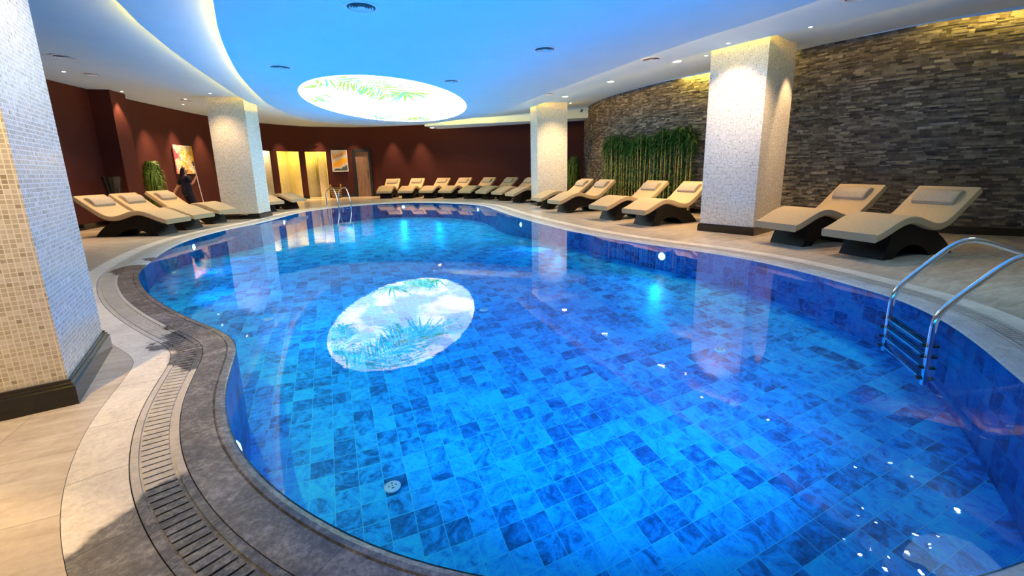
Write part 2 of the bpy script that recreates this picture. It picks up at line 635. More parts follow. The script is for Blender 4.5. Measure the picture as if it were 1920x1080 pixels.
def mk_orange():
    n = NT('abstract_print')
    uv = n.coord('Generated')
    g = n.n('ShaderNodeSeparateXYZ'); n.l(uv, g.inputs[0])
    w = n.math('ADD', g.outputs[2], n.math('MULTIPLY', n.math('SUBTRACT', n.noise(uv, 3.0, 5, 0.6, 0.8), 0.5), 0.5))
    w = n.math('ADD', w, n.math('MULTIPLY', g.outputs[0], -0.25))
    col = n.ramp(w, [(0.0, (0.05, 0.07, 0.10)), (0.08, (0.55, 0.58, 0.58)), (0.16, (0.80, 0.36, 0.02)), (0.40, (0.85, 0.46, 0.03)), (0.47, (0.62, 0.66, 0.68)), (0.58, (0.55, 0.40, 0.30)), (0.66, (0.75, 0.30, 0.05)), (0.80, (0.80, 0.55, 0.25)), (0.95, (0.80, 0.76, 0.68))])
    n.bsdf(col, 0.5, 0.3)
    return n.m


M['flowers'] = mk_flowers()
M['orange'] = mk_orange()


def mk_basket():
    n = NT('striped_basket_weave')
    c = n.coord()
    s = n.n('ShaderNodeSeparateXYZ'); n.l(c, s.inputs[0])
    st = n.math('GREATER_THAN', n.math('FRACT', n.math('DIVIDE', s.outputs[2], 0.105)), 0.58)
    nz = n.noise(c, 60, 3)
    col = n.mix(st, n.ramp(nz, [(0.3, (0.30, 0.17, 0.06)), (0.7, (0.48, 0.30, 0.12))]), (0.05, 0.028, 0.015))
    n.bsdf(col, 0.8, 0.2, 0, n.bump(nz, 0.5, 0.01))
    return n.m


M['basket'] = mk_basket()

# ------------------------------------------------------------------ plan curves
pool_pts = [(-0.02, 1.165), (-0.235, 1.212), (-0.52, 1.312), (-0.83, 1.477), (-1.06, 1.634), (-1.32, 1.857), (-1.53, 2.09), (-1.75, 2.40), (-1.93, 2.737), (-2.03, 2.94),
            (-2.125, 3.117), (-2.22, 3.255), (-2.36, 3.403), (-2.58, 3.573), (-2.86, 3.757), (-3.22, 4.013), (-3.66, 4.35), (-4.12, 4.74), (-4.53, 5.135), (-4.965, 5.60), (-5.27, 6.0), (-5.53, 6.44),
            (-5.85, 7.0), (-6.25, 7.8), (-6.58, 8.65), (-6.78, 9.5), (-6.88, 10.5), (-6.82, 11.4), (-6.83, 12.2), (-6.95, 13.1), (-7.08, 14.4), (-6.98, 15.5), (-6.62, 16.4), (-6.0, 17.25), (-5.1, 17.95), (-3.97, 18.05),
            (-2.71, 17.55), (-1.74, 16.75), (-1.04, 15.8), (-0.6, 14.45), (-0.2, 13.05), (0.12, 11.94), (0.48, 10.88), (0.8, 10.06), (1.13, 9.22), (1.47, 8.53), (1.79, 7.96), (2.1, 7.48), (2.4, 7.08), (2.66, 6.78), (2.9, 6.47),
            (3.24, 5.93), (3.40, 5.56), (3.53, 5.12), (3.62, 4.68), (3.67, 4.33), (3.69, 4.07), (3.68, 3.87), (3.62, 3.6), (3.54, 3.35), (3.42, 3.08), (3.27, 2.79), (3.10, 2.50), (2.92, 2.18), (2.68, 1.84), (2.35, 1.52), (2.0, 1.31), (1.66, 1.19), (1.2, 1.10), (0.8, 1.07), (0.4, 1.09)]
POOL = resample(crom([Vector(p) for p in pool_pts], 8, True), 0.09, True)
POOL = smooth_loop(POOL, 3)

disc_pts = [(-3.28, 5.32), (-3.52, 5.72), (-3.94, 6.43), (-4.56, 7.59), (-5.33, 9.18), (-6.17, 11.22), (-6.83, 13.04), (-7.30, 15.2), (-7.25, 17.2), (-6.65, 18.5), (-5.55, 19.3), (-4.5, 19.35), (-3.5, 18.95), (-2.4, 18.1), (-1.2, 16.9), (0.06, 14.69), (0.58, 13.15), (1.02, 12.0),
            (1.89, 9.8), (2.44, 8.44), (2.92, 7.36), (3.5, 6.32), (3.82, 5.6), (4.15, 4.5), (4.15, 3.2), (3.7, 1.8), (2.5, 0.7), (0.8, 0.15), (-0.8, 0.4), (-1.8, 1.5), (-2.4, 3.1), (-2.85, 4.4)]
DISC = resample(crom([Vector(p) for p in disc_pts], 8, True), 0.2, True)
ring_pts = [(-4.59, 5.6), (-5.06, 6.55), (-5.68, 8.02), (-6.46, 10.09), (-7.25, 12.3), (-7.69, 13.89), (-7.96, 15.1), (-8.1, 16.5), (-7.95, 18.0), (-7.3, 19.3), (-6.1, 20.1), (-4.5, 20.15), (-3.2, 19.75), (-1.9, 18.7), (-0.5, 17.4), (0.55, 16.0), (1.05, 14.75), (1.7, 13.0), (2.6, 10.9), (3.42, 9.1), (3.75, 8.52), (4.33, 7.66), (4.72, 7.27), (5.05, 6.88), (5.33, 6.46), (5.58, 6.1),
            (6.0, 5.2), (6.1, 3.8), (5.6, 1.8), (4.0, -0.2), (1.5, -1.0), (-1.0, -0.8), (-2.6, 0.6), (-3.4, 2.6), (-4.05, 4.3)]
RING = resample(crom([Vector(p) for p in ring_pts], 8, True), 0.2, True)

left_pts = [(-5.0, -3.5), (-7.2, 0.0), (-8.8, 3.5), (-9.95, 7.4), (-10.78, 10.76), (-11.05, 12.05), (-11.35, 13.5), (-11.52, 14.6), (-11.85, 17.8), (-11.5, 20.2)]
back_pts = [(-11.5, 20.2), (-10.33, 22.35), (-9.45, 22.85), (-8.2, 23.4), (-6.94, 23.4), (-5.0, 23.1), (-3.0, 22.7), (-1.0, 22.1), (1.0, 21.3), (2.6, 20.5), (4.5, 19.4)]
full_left = crom([Vector(p) for p in left_pts[:-1] + back_pts], 12)
stone_pts = [(11.2, 2.8), (10.3, 5.4), (9.6, 6.4), (8.7, 7.15), (7.9, 7.6), (7.05, 8.28), (6.1, 9.7), (5.2, 11.6), (4.3, 12.85), (3.75, 14.1), (3.4, 15.1), (3.2, 16.5), (3.1, 18.5)]
STONE = resample(crom([Vector(p) for p in stone_pts], 12), 0.1)
i_corner = min(range(len(full_left)), key=lambda i: (full_left[i] - Vector((-11.5, 20.2))).length)
WALL_L = full_left[:i_corner + 1]
WALL_B = full_left[i_corner:]
ROOM = WALL_L + WALL_B[1:] + [Vector((4.5, 18.6))] + list(reversed(STONE)) + [Vector((10.5, -0.5)), Vector((6.5, -3.8)), Vector((0, -4.6))]


def wall_top(p):
    return 3.57 if p.x < 0 else 3.60


def ceil_z(p):
    if inside(p, DISC): return Z_DISC
    if inside(p, RING): return Z_RING
    d = seg_dist(p, RING)
    t = max(0.0, min(1.0, (d - 1.0) / 1.6))
    return Z_OUT + (wall_top(p) - Z_OUT) * t


# ------------------------------------------------------------------ setting: pool basin, coping, deck
def depth(p):
    r = math.hypot(p.x, p.y)
    t = max(0.0, min(1.0, (r - 8.0) / 6.0))
    return 0.12 + 1.45 * math.exp(-r / 4.6) + 0.45 * t * t * (3 - 2 * t)


mb = MB()
inner = []
x = -7.5
verts2 = [Vector((p.x, p.y)) for p in POOL]
nb = len(verts2)
gx = -7.6
while gx < 4.2:
    gy = 0.8
    while gy < 18.6:
        q = Vector((gx, gy))
        if inside(q, POOL) and seg_dist(q, POOL) > 0.12: verts2.append(q)
        gy += 0.3
    gx += 0.3
res = geometry.delaunay_2d_cdt(verts2, [], [list(range(nb))], 1, 1e-5)
mb.add([(p.x, p.y, -depth(p)) for p in res[0]], [tuple(f) for f in res[2]])
pool_floor = tag(mb.build('pool_floor', M['pool_floor'], smooth=60), 'blue tiled floor of the swimming pool', kind='structure')
mb = MB()
u = 0.0
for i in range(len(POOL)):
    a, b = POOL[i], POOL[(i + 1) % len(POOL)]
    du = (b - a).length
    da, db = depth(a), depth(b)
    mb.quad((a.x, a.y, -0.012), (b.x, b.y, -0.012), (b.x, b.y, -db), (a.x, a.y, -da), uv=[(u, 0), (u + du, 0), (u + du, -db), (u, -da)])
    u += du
tag(mb.build('pool_wall', M['pool_wall'], smooth=60), 'blue tiled side of the swimming pool, darkened as if in shade', kind='structure')

mb = MB()
fill(mb, [[p.copy() for p in offset(POOL, 0.004)]], -0.010)
water = tag(mb.build('pool_water', M['water']), 'clear still blue water filling the freeform pool', 'water', kind='stuff')

O = {d: offset(POOL, d) for d in (0.0, 0.012, 0.03, 0.052, 0.058, 0.064, 0.19, 0.209, 0.213, 0.243, 0.262, 0.356, 0.372, 0.402, 0.406, 0.614, 0.64)}
cop = MB()
strip(cop, O[0.0], O[0.012], -0.016, -0.006, v=(0, .01))
strip(cop, O[0.012], O[0.03], -0.006, -0.002, v=(.01, .03))
strip(cop, O[0.03], O[0.052], -0.002, -0.001, v=(.03, .05))
strip(cop, O[0.052], O[0.058], -0.001, -0.009, v=(.05, .055))
strip(cop, O[0.058], O[0.064], -0.009, 0.0, v=(.055, .06))
strip(cop, O[0.064], O[0.209], 0.0, 0.0, v=(.06, .205))
strip(cop, O[0.209], O[0.209], 0.0, -0.03, v=(.205, .23))
tag(cop.build('pool_coping', M['coping'], smooth=30), 'grey slate coping around the pool edge', kind='structure')
ch = MB()
strip(ch, O[0.19], O[0.64], -0.03, -0.03)
tag(ch.build('trim_1', M['slot']), 'dark drain channel under the grating', kind='structure')
gr = MB()
for a, b in ((0.213, 0.243), (0.372, 0.402)):
    strip(gr, O[a], O[b], 0.0, 0.0, v=(a, b))
    strip(gr, O[b], O[b], 0.0, -0.02, v=(b, b + .02))
    strip(gr, O[a], O[a], -0.02, 0.0, v=(a, a + .02))
    a2, b2 = (0.243, 0.262) if a < 0.3 else (0.356, 0.372)
    strip(gr, O[a2], O[b2], -0.008, -0.008, v=(a2, b2))
mid = resample(offset(POOL, 0.309), 0.051, True)
for i in range(len(mid)):
    t = (mid[(i + 1) % len(mid)] - mid[i - 1]).normalized()
    nrm = Vector((-t.y, t.x))
    # slats lie slightly askew, as cut
    nrm = (nrm + t * 0.10).normalized()
    a = mid[i] - nrm * 0.053; b = mid[i] + nrm * 0.053
    h = t * 0.0205
    p = [a - h, a + h, b + h, b - h]
    top = [(q.x, q.y, -0.001) for q in p]; bot = [(q.x, q.y, -0.02) for q in p]
    u = i * 0.051
    uvq = [(u, .2), (u + .03, .2), (u + .03, .4), (u, .4)]
    gr.add(top + bot, [(0, 1, 2, 3), (0, 4, 5, 1), (2, 6, 7, 3), (1, 5, 6, 2), (3, 7, 4, 0)], [uvq] * 5)
tag(gr.build('drain_grating', M['grate']), 'slotted overflow grating curving all around the pool', 'grating')
bd = MB()
strip(bd, O[0.406], O[0.614], 0.0, 0.0, v=(.41, .612))
tag(bd.build('trim_2', M['band'], smooth=40), 'pale stone band outside the grating', kind='structure')
fl = MB()
fill(fl, [ROOM, list(reversed(offset(POOL, 0.616)))], 0.0)
tag(fl.build('floor', M['deck']), 'beige stone tile pool deck', kind='structure')

# ------------------------------------------------------------------ ceilings
OR_IN = offset(RING, -0.45)
OD_IN = offset(DISC, -0.40)
WALL_IN = ROOM
mb = MB()
pts = [Vector((p.x, p.y)) for p in resample(ROOM, 0.5, True)]
n1 = len(pts)
pts += [Vector((p.x, p.y)) for p in OR_IN]
n2 = len(pts)
gx = -12.0
while gx < 11.5:
    gy = -4.5
    while gy < 23.5:
        q = Vector((gx, gy))
        if inside(q, ROOM) and not inside(q, OR_IN) and seg_dist(q, ROOM) > 0.2 and seg_dist(q, OR_IN) > 0.2: pts.append(q)
        gy += 0.5
    gx += 0.5
res = geometry.delaunay_2d_cdt(pts, [], [list(range(n1)), list(range(n2 - 1, n1 - 1, -1))], 0, 1e-5)
fs = []
for f in res[2]:
    c_ = sum((res[0][k] for k in f), Vector((0, 0))) / len(f)
    if inside(c_, ROOM) and not inside(c_, OR_IN): fs.append(tuple(reversed(f)))
def oz(p):
    return Z_OUT if inside(p, RING) else ceil_z(p)
mb.add([(p.x, p.y, oz(p)) for p in res[0]], fs)
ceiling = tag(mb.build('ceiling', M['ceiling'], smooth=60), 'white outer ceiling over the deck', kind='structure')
mb = MB()
T_ = 0.035
fill(mb, [RING, list(reversed(OD_IN))], Z_RING, down=True)
fill(mb, [RING, list(reversed(OD_IN))], Z_RING + T_)
strip(mb, RING, RING, Z_RING, Z_RING + T_)
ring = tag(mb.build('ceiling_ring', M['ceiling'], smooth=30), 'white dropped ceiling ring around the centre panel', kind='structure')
mb = MB()
ELL_C, ELL_A, ELL_B, ELL_R = Vector((-3.45, 13.62)), 2.17, 4.36, math.radians(4.0)
def ell(k=1.0, n=96):
    out = []
    for i in range(n):
        t = 2 * PI * i / n
        x, y = ELL_A * k * math.cos(t), ELL_B * k * math.sin(t)
        out.append(ELL_C + Vector((x * math.cos(ELL_R) - y * math.sin(ELL_R), x * math.sin(ELL_R) + y * math.cos(ELL_R))))
    return out
fill(mb, [DISC], Z_DISC, down=True)
fill(mb, [DISC], Z_DISC + T_)
strip(mb, DISC, DISC, Z_DISC, Z_DISC + T_)
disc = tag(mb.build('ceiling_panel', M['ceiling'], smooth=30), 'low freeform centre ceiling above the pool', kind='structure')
# cove LED strips, hidden on top of the two dropped levels
for base, z, par in ((DISC, Z_DISC + T_, disc), (RING, Z_RING + T_, ring)):
    mb = MB()
    strip(mb, offset(base, -0.10), offset(base, -0.10), z + 0.006, z + 0.030)
    mb.build('led_strip', M['cove'] if par is ring else M['cove_disc'], par)

# backlit sky panel
mb = MB()
fill(mb, [ell()], Z_DISC - 0.004, down=True)
sky = tag(mb.build('sky_light_panel', M['sky']), 'glowing oval ceiling panel printed with sky, clouds and palm fronds', 'light panel')
def in_ell(p, k=0.99):
    d = p - ELL_C
    x = d.x * math.cos(ELL_R) + d.y * math.sin(ELL_R); y = -d.x * math.sin(ELL_R) + d.y * math.cos(ELL_R)
    return (x / ELL_A) ** 2 + (y / ELL_B) ** 2 < k
fr = {'frond_a': MB(), 'frond_b': MB(), 'frond_c': MB()}
rnd = random.Random(4)
def blade(p, ang, L, w, zoff):
    d = Vector((math.cos(ang), math.sin(ang))); nn = Vector((-d.y, d.x))
    prev = None
    N = 6
    key = rnd.choice(['frond_a', 'frond_a', 'frond_b', 'frond_c'])
    bend = rnd.uniform(-0.10, 0.10)
    pts_ = []
    for i in range(N + 1):
        t = i / N
        c_ = p + d * L * t + nn * bend * L * t * t
        ww = w * (0.25 + 1.1 * t) * (1 - t) * 1.6 + 0.002
        pts_.append((c_ - nn * ww, c_ + nn * ww))
    for (a, b), (c_, e) in zip(pts_, pts_[1:]):
        if all(in_ell(q) for q in (a, b, c_, e)):
            fr[key].quad((a.x, a.y, zoff), (c_.x, c_.y, zoff), (e.x, e.y, zoff), (b.x, b.y, zoff))
def frond(p0, p1, curve, n, L, w):
    p0, p1 = Vector(p0), Vector(p1)
    dr = p1 - p0; nn = Vector((-dr.y, dr.x)).normalized()
    for i in range(n):
        t = i / (n - 1)
        p = p0 + dr * t + nn * curve * 4 * t * (1 - t)
        tang = (dr + nn * curve * 4 * (1 - 2 * t))
        a0 = math.atan2(tang.y, tang.x)
        for sgn in (-1, 1):
            ll = L * (0.55 + 0.45 * math.sin(PI * min(1, t * 0.85 + 0.15))) * rnd.uniform(0.8, 1.15)
            blade(p, a0 + sgn * (1.15 - 0.75 * t + rnd.uniform(-0.08, 0.08)), ll, w, Z_DISC - 0.006 - rnd.random() * 0.004)
def fan(p, a0, a1, n, L, w):
    p = Vector(p)
    for i in range(n):
        blade(p, a0 + (a1 - a0) * i / (n - 1) + rnd.uniform(-0.04, 0.04), L * rnd.uniform(0.7, 1.1), w, Z_DISC - 0.006 - rnd.random() * 0.004)
frond((-2.9, 9.2), (-2.6, 11.6), 0.35, 34, 1.5, 0.032)
frond((-4.0, 9.4), (-3.2, 11.9), -0.4, 34, 1.35, 0.032)
frond((-5.0, 10.3), (-4.2, 10.3), 0.2, 14, 0.8, 0.04)
frond((-4.6, 11.2), (-5.1, 12.3), 0.15, 16, 0.75, 0.04)
fan((-2.55, 11.3), 0.2, 2.6, 19, 2.0, 0.045)
fan((-4.9, 16.9), -2.7, -0.1, 17, 2.0, 0.055)
fan((-3.3, 17.9), -2.9, 0.0, 15, 1.6, 0.055)
frond((-4.6, 17.5), (-3.2, 16.6), 0.3, 20, 0.9, 0.05)
for k, m_ in fr.items():
    m_.build('palm_print', M[k], sky)

# soffit along the back right
mb = MB()
F0 = crom([Vector(p) for p in ((-3.72, 19.80), (-1.5, 19.25), (0.8, 18.65), (2.93, 17.84), (3.3, 17.7))], 6)
B0 = crom([Vector(p) for p in ((-3.36, 21.27), (-1.2, 20.5), (0.84, 19.68), (2.91, 18.94), (3.3, 18.8))], 6)
zb, zt = 3.2, 3.6
strip(mb, F0, F0, zt, zb, closed=False)
strip(mb, F0, B0, zb, zb, closed=False, flip=True)
strip(mb, B0, B0, zb, zt, closed=False)
mb.quad((F0[0].x, F0[0].y, zt), (F0[0].x, F0[0].y, zb), (B0[0].x, B0[0].y, zb), (B0[0].x, B0[0].y, zt))
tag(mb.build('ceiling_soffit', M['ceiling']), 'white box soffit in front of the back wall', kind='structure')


# ------------------------------------------------------------------ walls
def wall(name, P, mat, zt, openings=(), label=None, z0=0.0):
    """upright strip along P; openings are (s0, s1, zlow, ztop)"""
    L = [0.0]
    for a, b in zip(P, P[1:]): L.append(L[-1] + (b - a).length)
    def at(s):
        j = max(i for i in range(len(L) - 1) if L[i] <= s + 1e-9)
        return P[j].lerp(P[j + 1], (s - L[j]) / (L[j + 1] - L[j]))
    S = sorted(set([round(x, 4) for x in L] + [round(v, 4) for o in openings for v in o[:2]]))
    mb = MB()
    for a, b in zip(S, S[1:]):
        if b - a < 1e-4: continue
        m = (a + b) / 2
        spans = [(z0, zt)]
        for o in openings:
            if o[0] < m < o[1]:
                spans = [(z0, o[2])] if o[2] > z0 + 1e-3 else []
                spans.append((o[3], zt))
        p, q = at(a), at(min(b, L[-1]))
        for (lo, hi) in spans:
            mb.quad((p.x, p.y, lo), (q.x, q.y, lo), (q.x, q.y, hi), (p.x, p.y, hi), uv=[(a, lo), (b, lo), (b, hi), (a, hi)])
    return tag(mb.build(name, mat, smooth=50), label, kind='structure'), at


def s_of(P, x, y):
    best = (1e9, 0); s = 0.0
    for a, b in zip(P, P[1:]):
        e = b - a; t = max(0, min(1, (Vector((x, y)) - a).dot(e) / e.length_squared))
        d = (Vector((x, y)) - a - e * t).length
        if d < best[0]: best = (d, s + t * e.length)
        s += e.length
    return best[1]


wall_left, at_left = wall('wall_left', WALL_L, M['maroon'], 3.62, label='maroon painted wall on the left')
sB = lambda x, y: s_of(WALL_B, x, y)
NICHES = [(sB(-11.42, 20.40), sB(-11.22, 20.87), 0.0, 2.34), (sB(-11.07, 21.17), sB(-10.48, 22.15), 0.0, 2.34), (sB(-10.3, 22.39), sB(-9.44, 22.86), 0.0, 2.34)]
DOOR = (sB(-8.24, 23.39), sB(-7.33, 23.44), 0.0, 2.45)
wall_back, at_back = wall('wall_back', WALL_B, M['maroon'], 3.62, NICHES + [DOOR], 'maroon painted curved back wall')
wall('wall_behind', [STONE[0], Vector((10.5, -0.5)), Vector((6.5, -3.8)), Vector((0, -4.6)), WALL_L[0]], M['beige_wall'], 3.62, label='plain wall behind')
wall('wall_end', [WALL_B[-1], Vector((4.5, 18.6)), STONE[-1]], M['maroon'], 3.62, label='short dark return wall')

# shower alcoves behind the openings
for k, (s0, s1, lo, hi) in enumerate(NICHES):
    p, q = at_back(s0), at_back(s1)
    t = (q - p).normalized(); nn = Vector((-t.y, t.x))
    if nn.dot(p - Vector((-4, 14))) < 0: nn = -nn
    dep = 1.1
    p, q = p + nn * 0.035, q + nn * 0.035
    p2 = p + nn * dep - t * (0.0 if k == 0 else 0.25); q2 = q + nn * dep + t * 0.05
    mb = MB()
    V = lambda a, z: (a.x, a.y, z)
    mb.quad(V(p2, 0), V(q2, 0), V(q2, hi + .3), V(p2, hi + .3))
    mb.quad(V(p, 0), V(p2, 0), V(p2, hi + .3), V(p, hi + .3))
    mb.quad(V(q2, 0), V(q, 0), V(q, hi + .3), V(q2, hi + .3))
    mb.quad(V(p, hi + .3), V(p2, hi + .3), V(q2, hi + .3), V(q, hi + .3))
    mb.quad(V(p, 0.012), V(q, 0.012), V(q2, 0.012), V(p2, 0.012))
    if k == 2:   # low inner pier on the right
        a = p + (q - p) * 0.62 + nn * 0.75
        mb.box((a.x + t.x * 0.22, a.y + t.y * 0.22, 1.25), (0.42, 0.4, 2.5), math.atan2(t.y, t.x))
    tag(mb.build('wall_alcove', M['beige_wall']), 'yellow lit shower alcove in the back wall', kind='structure')
    if k > 0:
        l = bpy.data.lights.new('alcove_lamp', 'AREA'); l.energy = 22; l.color = (1, 0.70, 0.09); l.size = 0.35
        o = bpy.data.objects.new('alcove_lamp', l); C.objects.link(o)
        c_ = (p + q) / 2 + nn * 0.45
        o.location = (c_.x, c_.y, hi + 0.26)
    else:
        l = bpy.data.lights.new('alcove_lamp', 'AREA'); l.energy = 12; l.color = (1, 0.85, 0.55); l.size = 0.35
        o = bpy.data.objects.new('alcove_lamp', l); C.objects.link(o)
        c_ = (p + q) / 2 + nn * 0.45
        o.location = (c_.x, c_.y, hi + 0.26)
    if k == 2:
        sh = tag(empty('shower_column', ((p + (q - p) * 0.50 + nn * 1.02).x, (p + (q - p) * 0.50 + nn * 1.02).y, 0)), 'thin dark shower column with flat head in the rightmost yellow alcove', 'shower')
        mb = MB(); mb.box((0, 0, 1.45), (0.05, 0.03, 1.5)); mb.build('riser', M['chrome'], sh)
        d = -nn
        mb = MB(); mb.tube([(0, 0, 2.18), (d.x * 0.35, d.y * 0.35, 2.18)], 0.014); mb.box((d.x * 0.42, d.y * 0.42, 2.165), (0.24, 0.24, 0.02), math.atan2(t.y, t.x)); mb.build('shower_head', M['chrome'], sh)
        mb = MB(); mb.tube([(0.03, -0.03, 1.75), (0.06, -0.06, 1.2), (0.03, -0.05, 0.85), (0, -0.03, 1.0)], 0.01); mb.build('hose', M['chrome'], sh)

# door
p, q = at_back(DOOR[0]), at_back(DOOR[1])
t = (q - p).normalized(); nn = Vector((-t.y, t.x))
if nn.dot(p - Vector((-4, 14))) < 0: nn = -nn
ang = math.atan2(t.y, t.x)
W_ = (q - p).length
c_ = (p + q) / 2
door = tag(empty('door_1', (c_.x, c_.y, 0), ang), 'brown wood door in charcoal frame', kind='structure')
sgn = 1 if Vector((-t.y, t.x)).dot(nn) > 0 else -1
mb = MB()
mb.box((-W_ / 2 + 0.05, 0, 1.225), (0.12, 0.16, 2.45)); mb.box((W_ / 2 - 0.05, 0, 1.225), (0.12, 0.16, 2.45)); mb.box((0, 0, 2.40), (W_ + 0.02, 0.16, 0.12))
mb.build('door_frame', M['door_frame'], door)
mb = MB(); mb.box((0, 0.02 * sgn, 1.17), (W_ - 0.20, 0.05, 2.33)); leaf = mb.build('door_leaf', M['door_wood'], door)
mb = MB(); hx = W_ / 2 - 0.19
mb.tube([(hx, -0.03 * sgn, 0.92), (hx, -0.075 * sgn, 0.94), (hx, -0.075 * sgn, 1.38), (hx, -0.03 * sgn, 1.40)], 0.013); mb.build('door_handle', M['black_plastic'], leaf)

# pilaster on the left wall
mb = MB()
A_, B_ = Vector((-10.58, 12.16)), Vector((-10.74, 12.83))
d = (B_ - A_).normalized(); nn = Vector((-d.y, d.x))
if nn.x > 0: nn = -nn
a2, b2 = A_ + nn * 0.9, B_ + nn * 0.9
for u_, v_ in ((A_, B_), (a2, A_), (B_, b2)):
    mb.quad((u_.x, u_.y, 0), (v_.x, v_.y, 0), (v_.x, v_.y, 3.6), (u_.x, u_.y, 3.6))
tag(mb.build('wall_pilaster', M['maroon']), 'maroon pilaster standing out from the left wall', kind='structure')

# stone wall: every ledger stone stands out a little differently
mb = MB()
rnd = random.Random(11)
Ls = [0.0]
for a, b in zip(STONE, STONE[1:]): Ls.append(Ls[-1] + (b - a).length)
def at_stone(s):
    s = max(0, min(Ls[-1] - 1e-6, s))
    lo, hi = 0, len(Ls) - 1
    while hi - lo > 1:
        m = (lo + hi) // 2
        if Ls[m] <= s: lo = m
        else: hi = m
    t = (STONE[hi] - STONE[lo]).normalized()
    p = STONE[lo] + t * (s - Ls[lo])
    nn = Vector((-t.y, t.x))
    if nn.dot(Vector((0, 8)) - p) < 0: nn = -nn
    return p, nn
z = 0.0
while z < 3.62:
    hgt = rnd.choice([0.020, 0.027, 0.034, 0.042])
    s = -rnd.random() * 0.2
    while s < Ls[-1]:
        w = rnd.uniform(0.05, 0.24)
        d = rnd.uniform(0.0, 0.030)
        g = max(0, min(1, rnd.gauss(0.45, 0.24)))
        a, na = at_stone(s); b, nb_ = at_stone(min(s + w, Ls[-1]))
        fa, fb = a + na * d, b + nb_ * d
        ba, bb = a - na * 0.02, b - nb_ * 0.02
        z0, z1 = z, z + hgt
        tilt = rnd.uniform(-0.006, 0.006)
        ta, tb = fa + na * tilt, fb + nb_ * tilt
        vs_ = [(fa.x, fa.y, z0), (fb.x, fb.y, z0), (tb.x, tb.y, z1), (ta.x, ta.y, z1), (ba.x, ba.y, z0), (bb.x, bb.y, z0), (bb.x, bb.y, z1), (ba.x, ba.y, z1)]
        mb.add(vs_, [(0, 1, 2, 3), (3, 2, 6, 7), (0, 4, 5, 1), (0, 3, 7, 4), (1, 5, 6, 2)], None, (g, g, g, 1))
        s += w
    z += hgt
tag(mb.build('wall_right', M['ledger']), 'grey brown stacked ledger stone wall on the right', kind='structure')
# LED line on the stone wall's top, tucked behind a small ceiling lip
def led_wall(s0, s1, mat):
    mb = MB(); lp = MB()
    n_ = max(2, int((s1 - s0) / 0.2))
    Q = [at_stone(s0 + (s1 - s0) * i / n_) for i in range(n_ + 1)]
    for (a, na), (b, nb_) in zip(Q, Q[1:]):
        a1, b1 = a + na * 0.20, b + nb_ * 0.20
        mb.quad((a1.x, a1.y, 3.565), (b1.x, b1.y, 3.565), (b1.x, b1.y, 3.59), (a1.x, a1.y, 3.59))
        a2, b2 = a + na * 0.215, b + nb_ * 0.215
        lp.quad((a2.x, a2.y, 3.545), (b2.x, b2.y, 3.545), (b2.x, b2.y, 3.61), (a2.x, a2.y, 3.61))
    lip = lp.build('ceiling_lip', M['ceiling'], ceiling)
    mb.build('led_strip', mat, lip)
led_wall(s_of(STONE, 5.95, 10.0), s_of(STONE, 3.5, 14.8), M['cove_wall'])
led_wall(s_of(STONE, 9.2, 6.75), s_of(STONE, 6.7, 8.7), emit('wall_led_dim', (1.0, 0.62, 0.10), 45.0))

# baseboards
def baseboard(name, P, hgt, th, lab):
    t0 = P
    def inn(d):
        out = []
        for i in range(len(P)):
            t = (P[min(i + 1, len(P) - 1)] - P[max(i - 1, 0)]).normalized()
            nn = Vector((-t.y, t.x))
            if nn.dot(Vector((-2, 10)) - P[i]) < 0: nn = -nn
            out.append(P[i] + nn * d)
        return out
    A, B = inn(-0.02), inn(th)
    mb = MB()
    strip(mb, B, B, 0.0, hgt, closed=False)
    strip(mb, B, A, hgt, hgt, closed=False)
    tag(mb.build(name, M['granite'], smooth=40), lab, kind='structure')
baseboard('baseboard_left', WALL_L, 0.15, 0.025, 'black stone skirting on the left wall')
cuts = [0.0] + [v for o in NICHES for v in o[:2]] + [DOOR[0], DOOR[1], sum((b - a).length for a, b in zip(WALL_B, WALL_B[1:])) - 0.01]
for i in range(0, len(cuts), 2):
    if cuts[i + 1] - cuts[i] > 0.05:
        n_ = max(1, int((cuts[i + 1] - cuts[i]) / 0.3))
        baseboard('baseboard_back', [at_back(cuts[i] + (cuts[i + 1] - cuts[i]) * k / n_) for k in range(n_ + 1)], 0.15, 0.025, 'black stone skirting on the back wall')
baseboard('baseboard_right', STONE, 0.13, 0.05, 'black stone skirting on the stone wall')


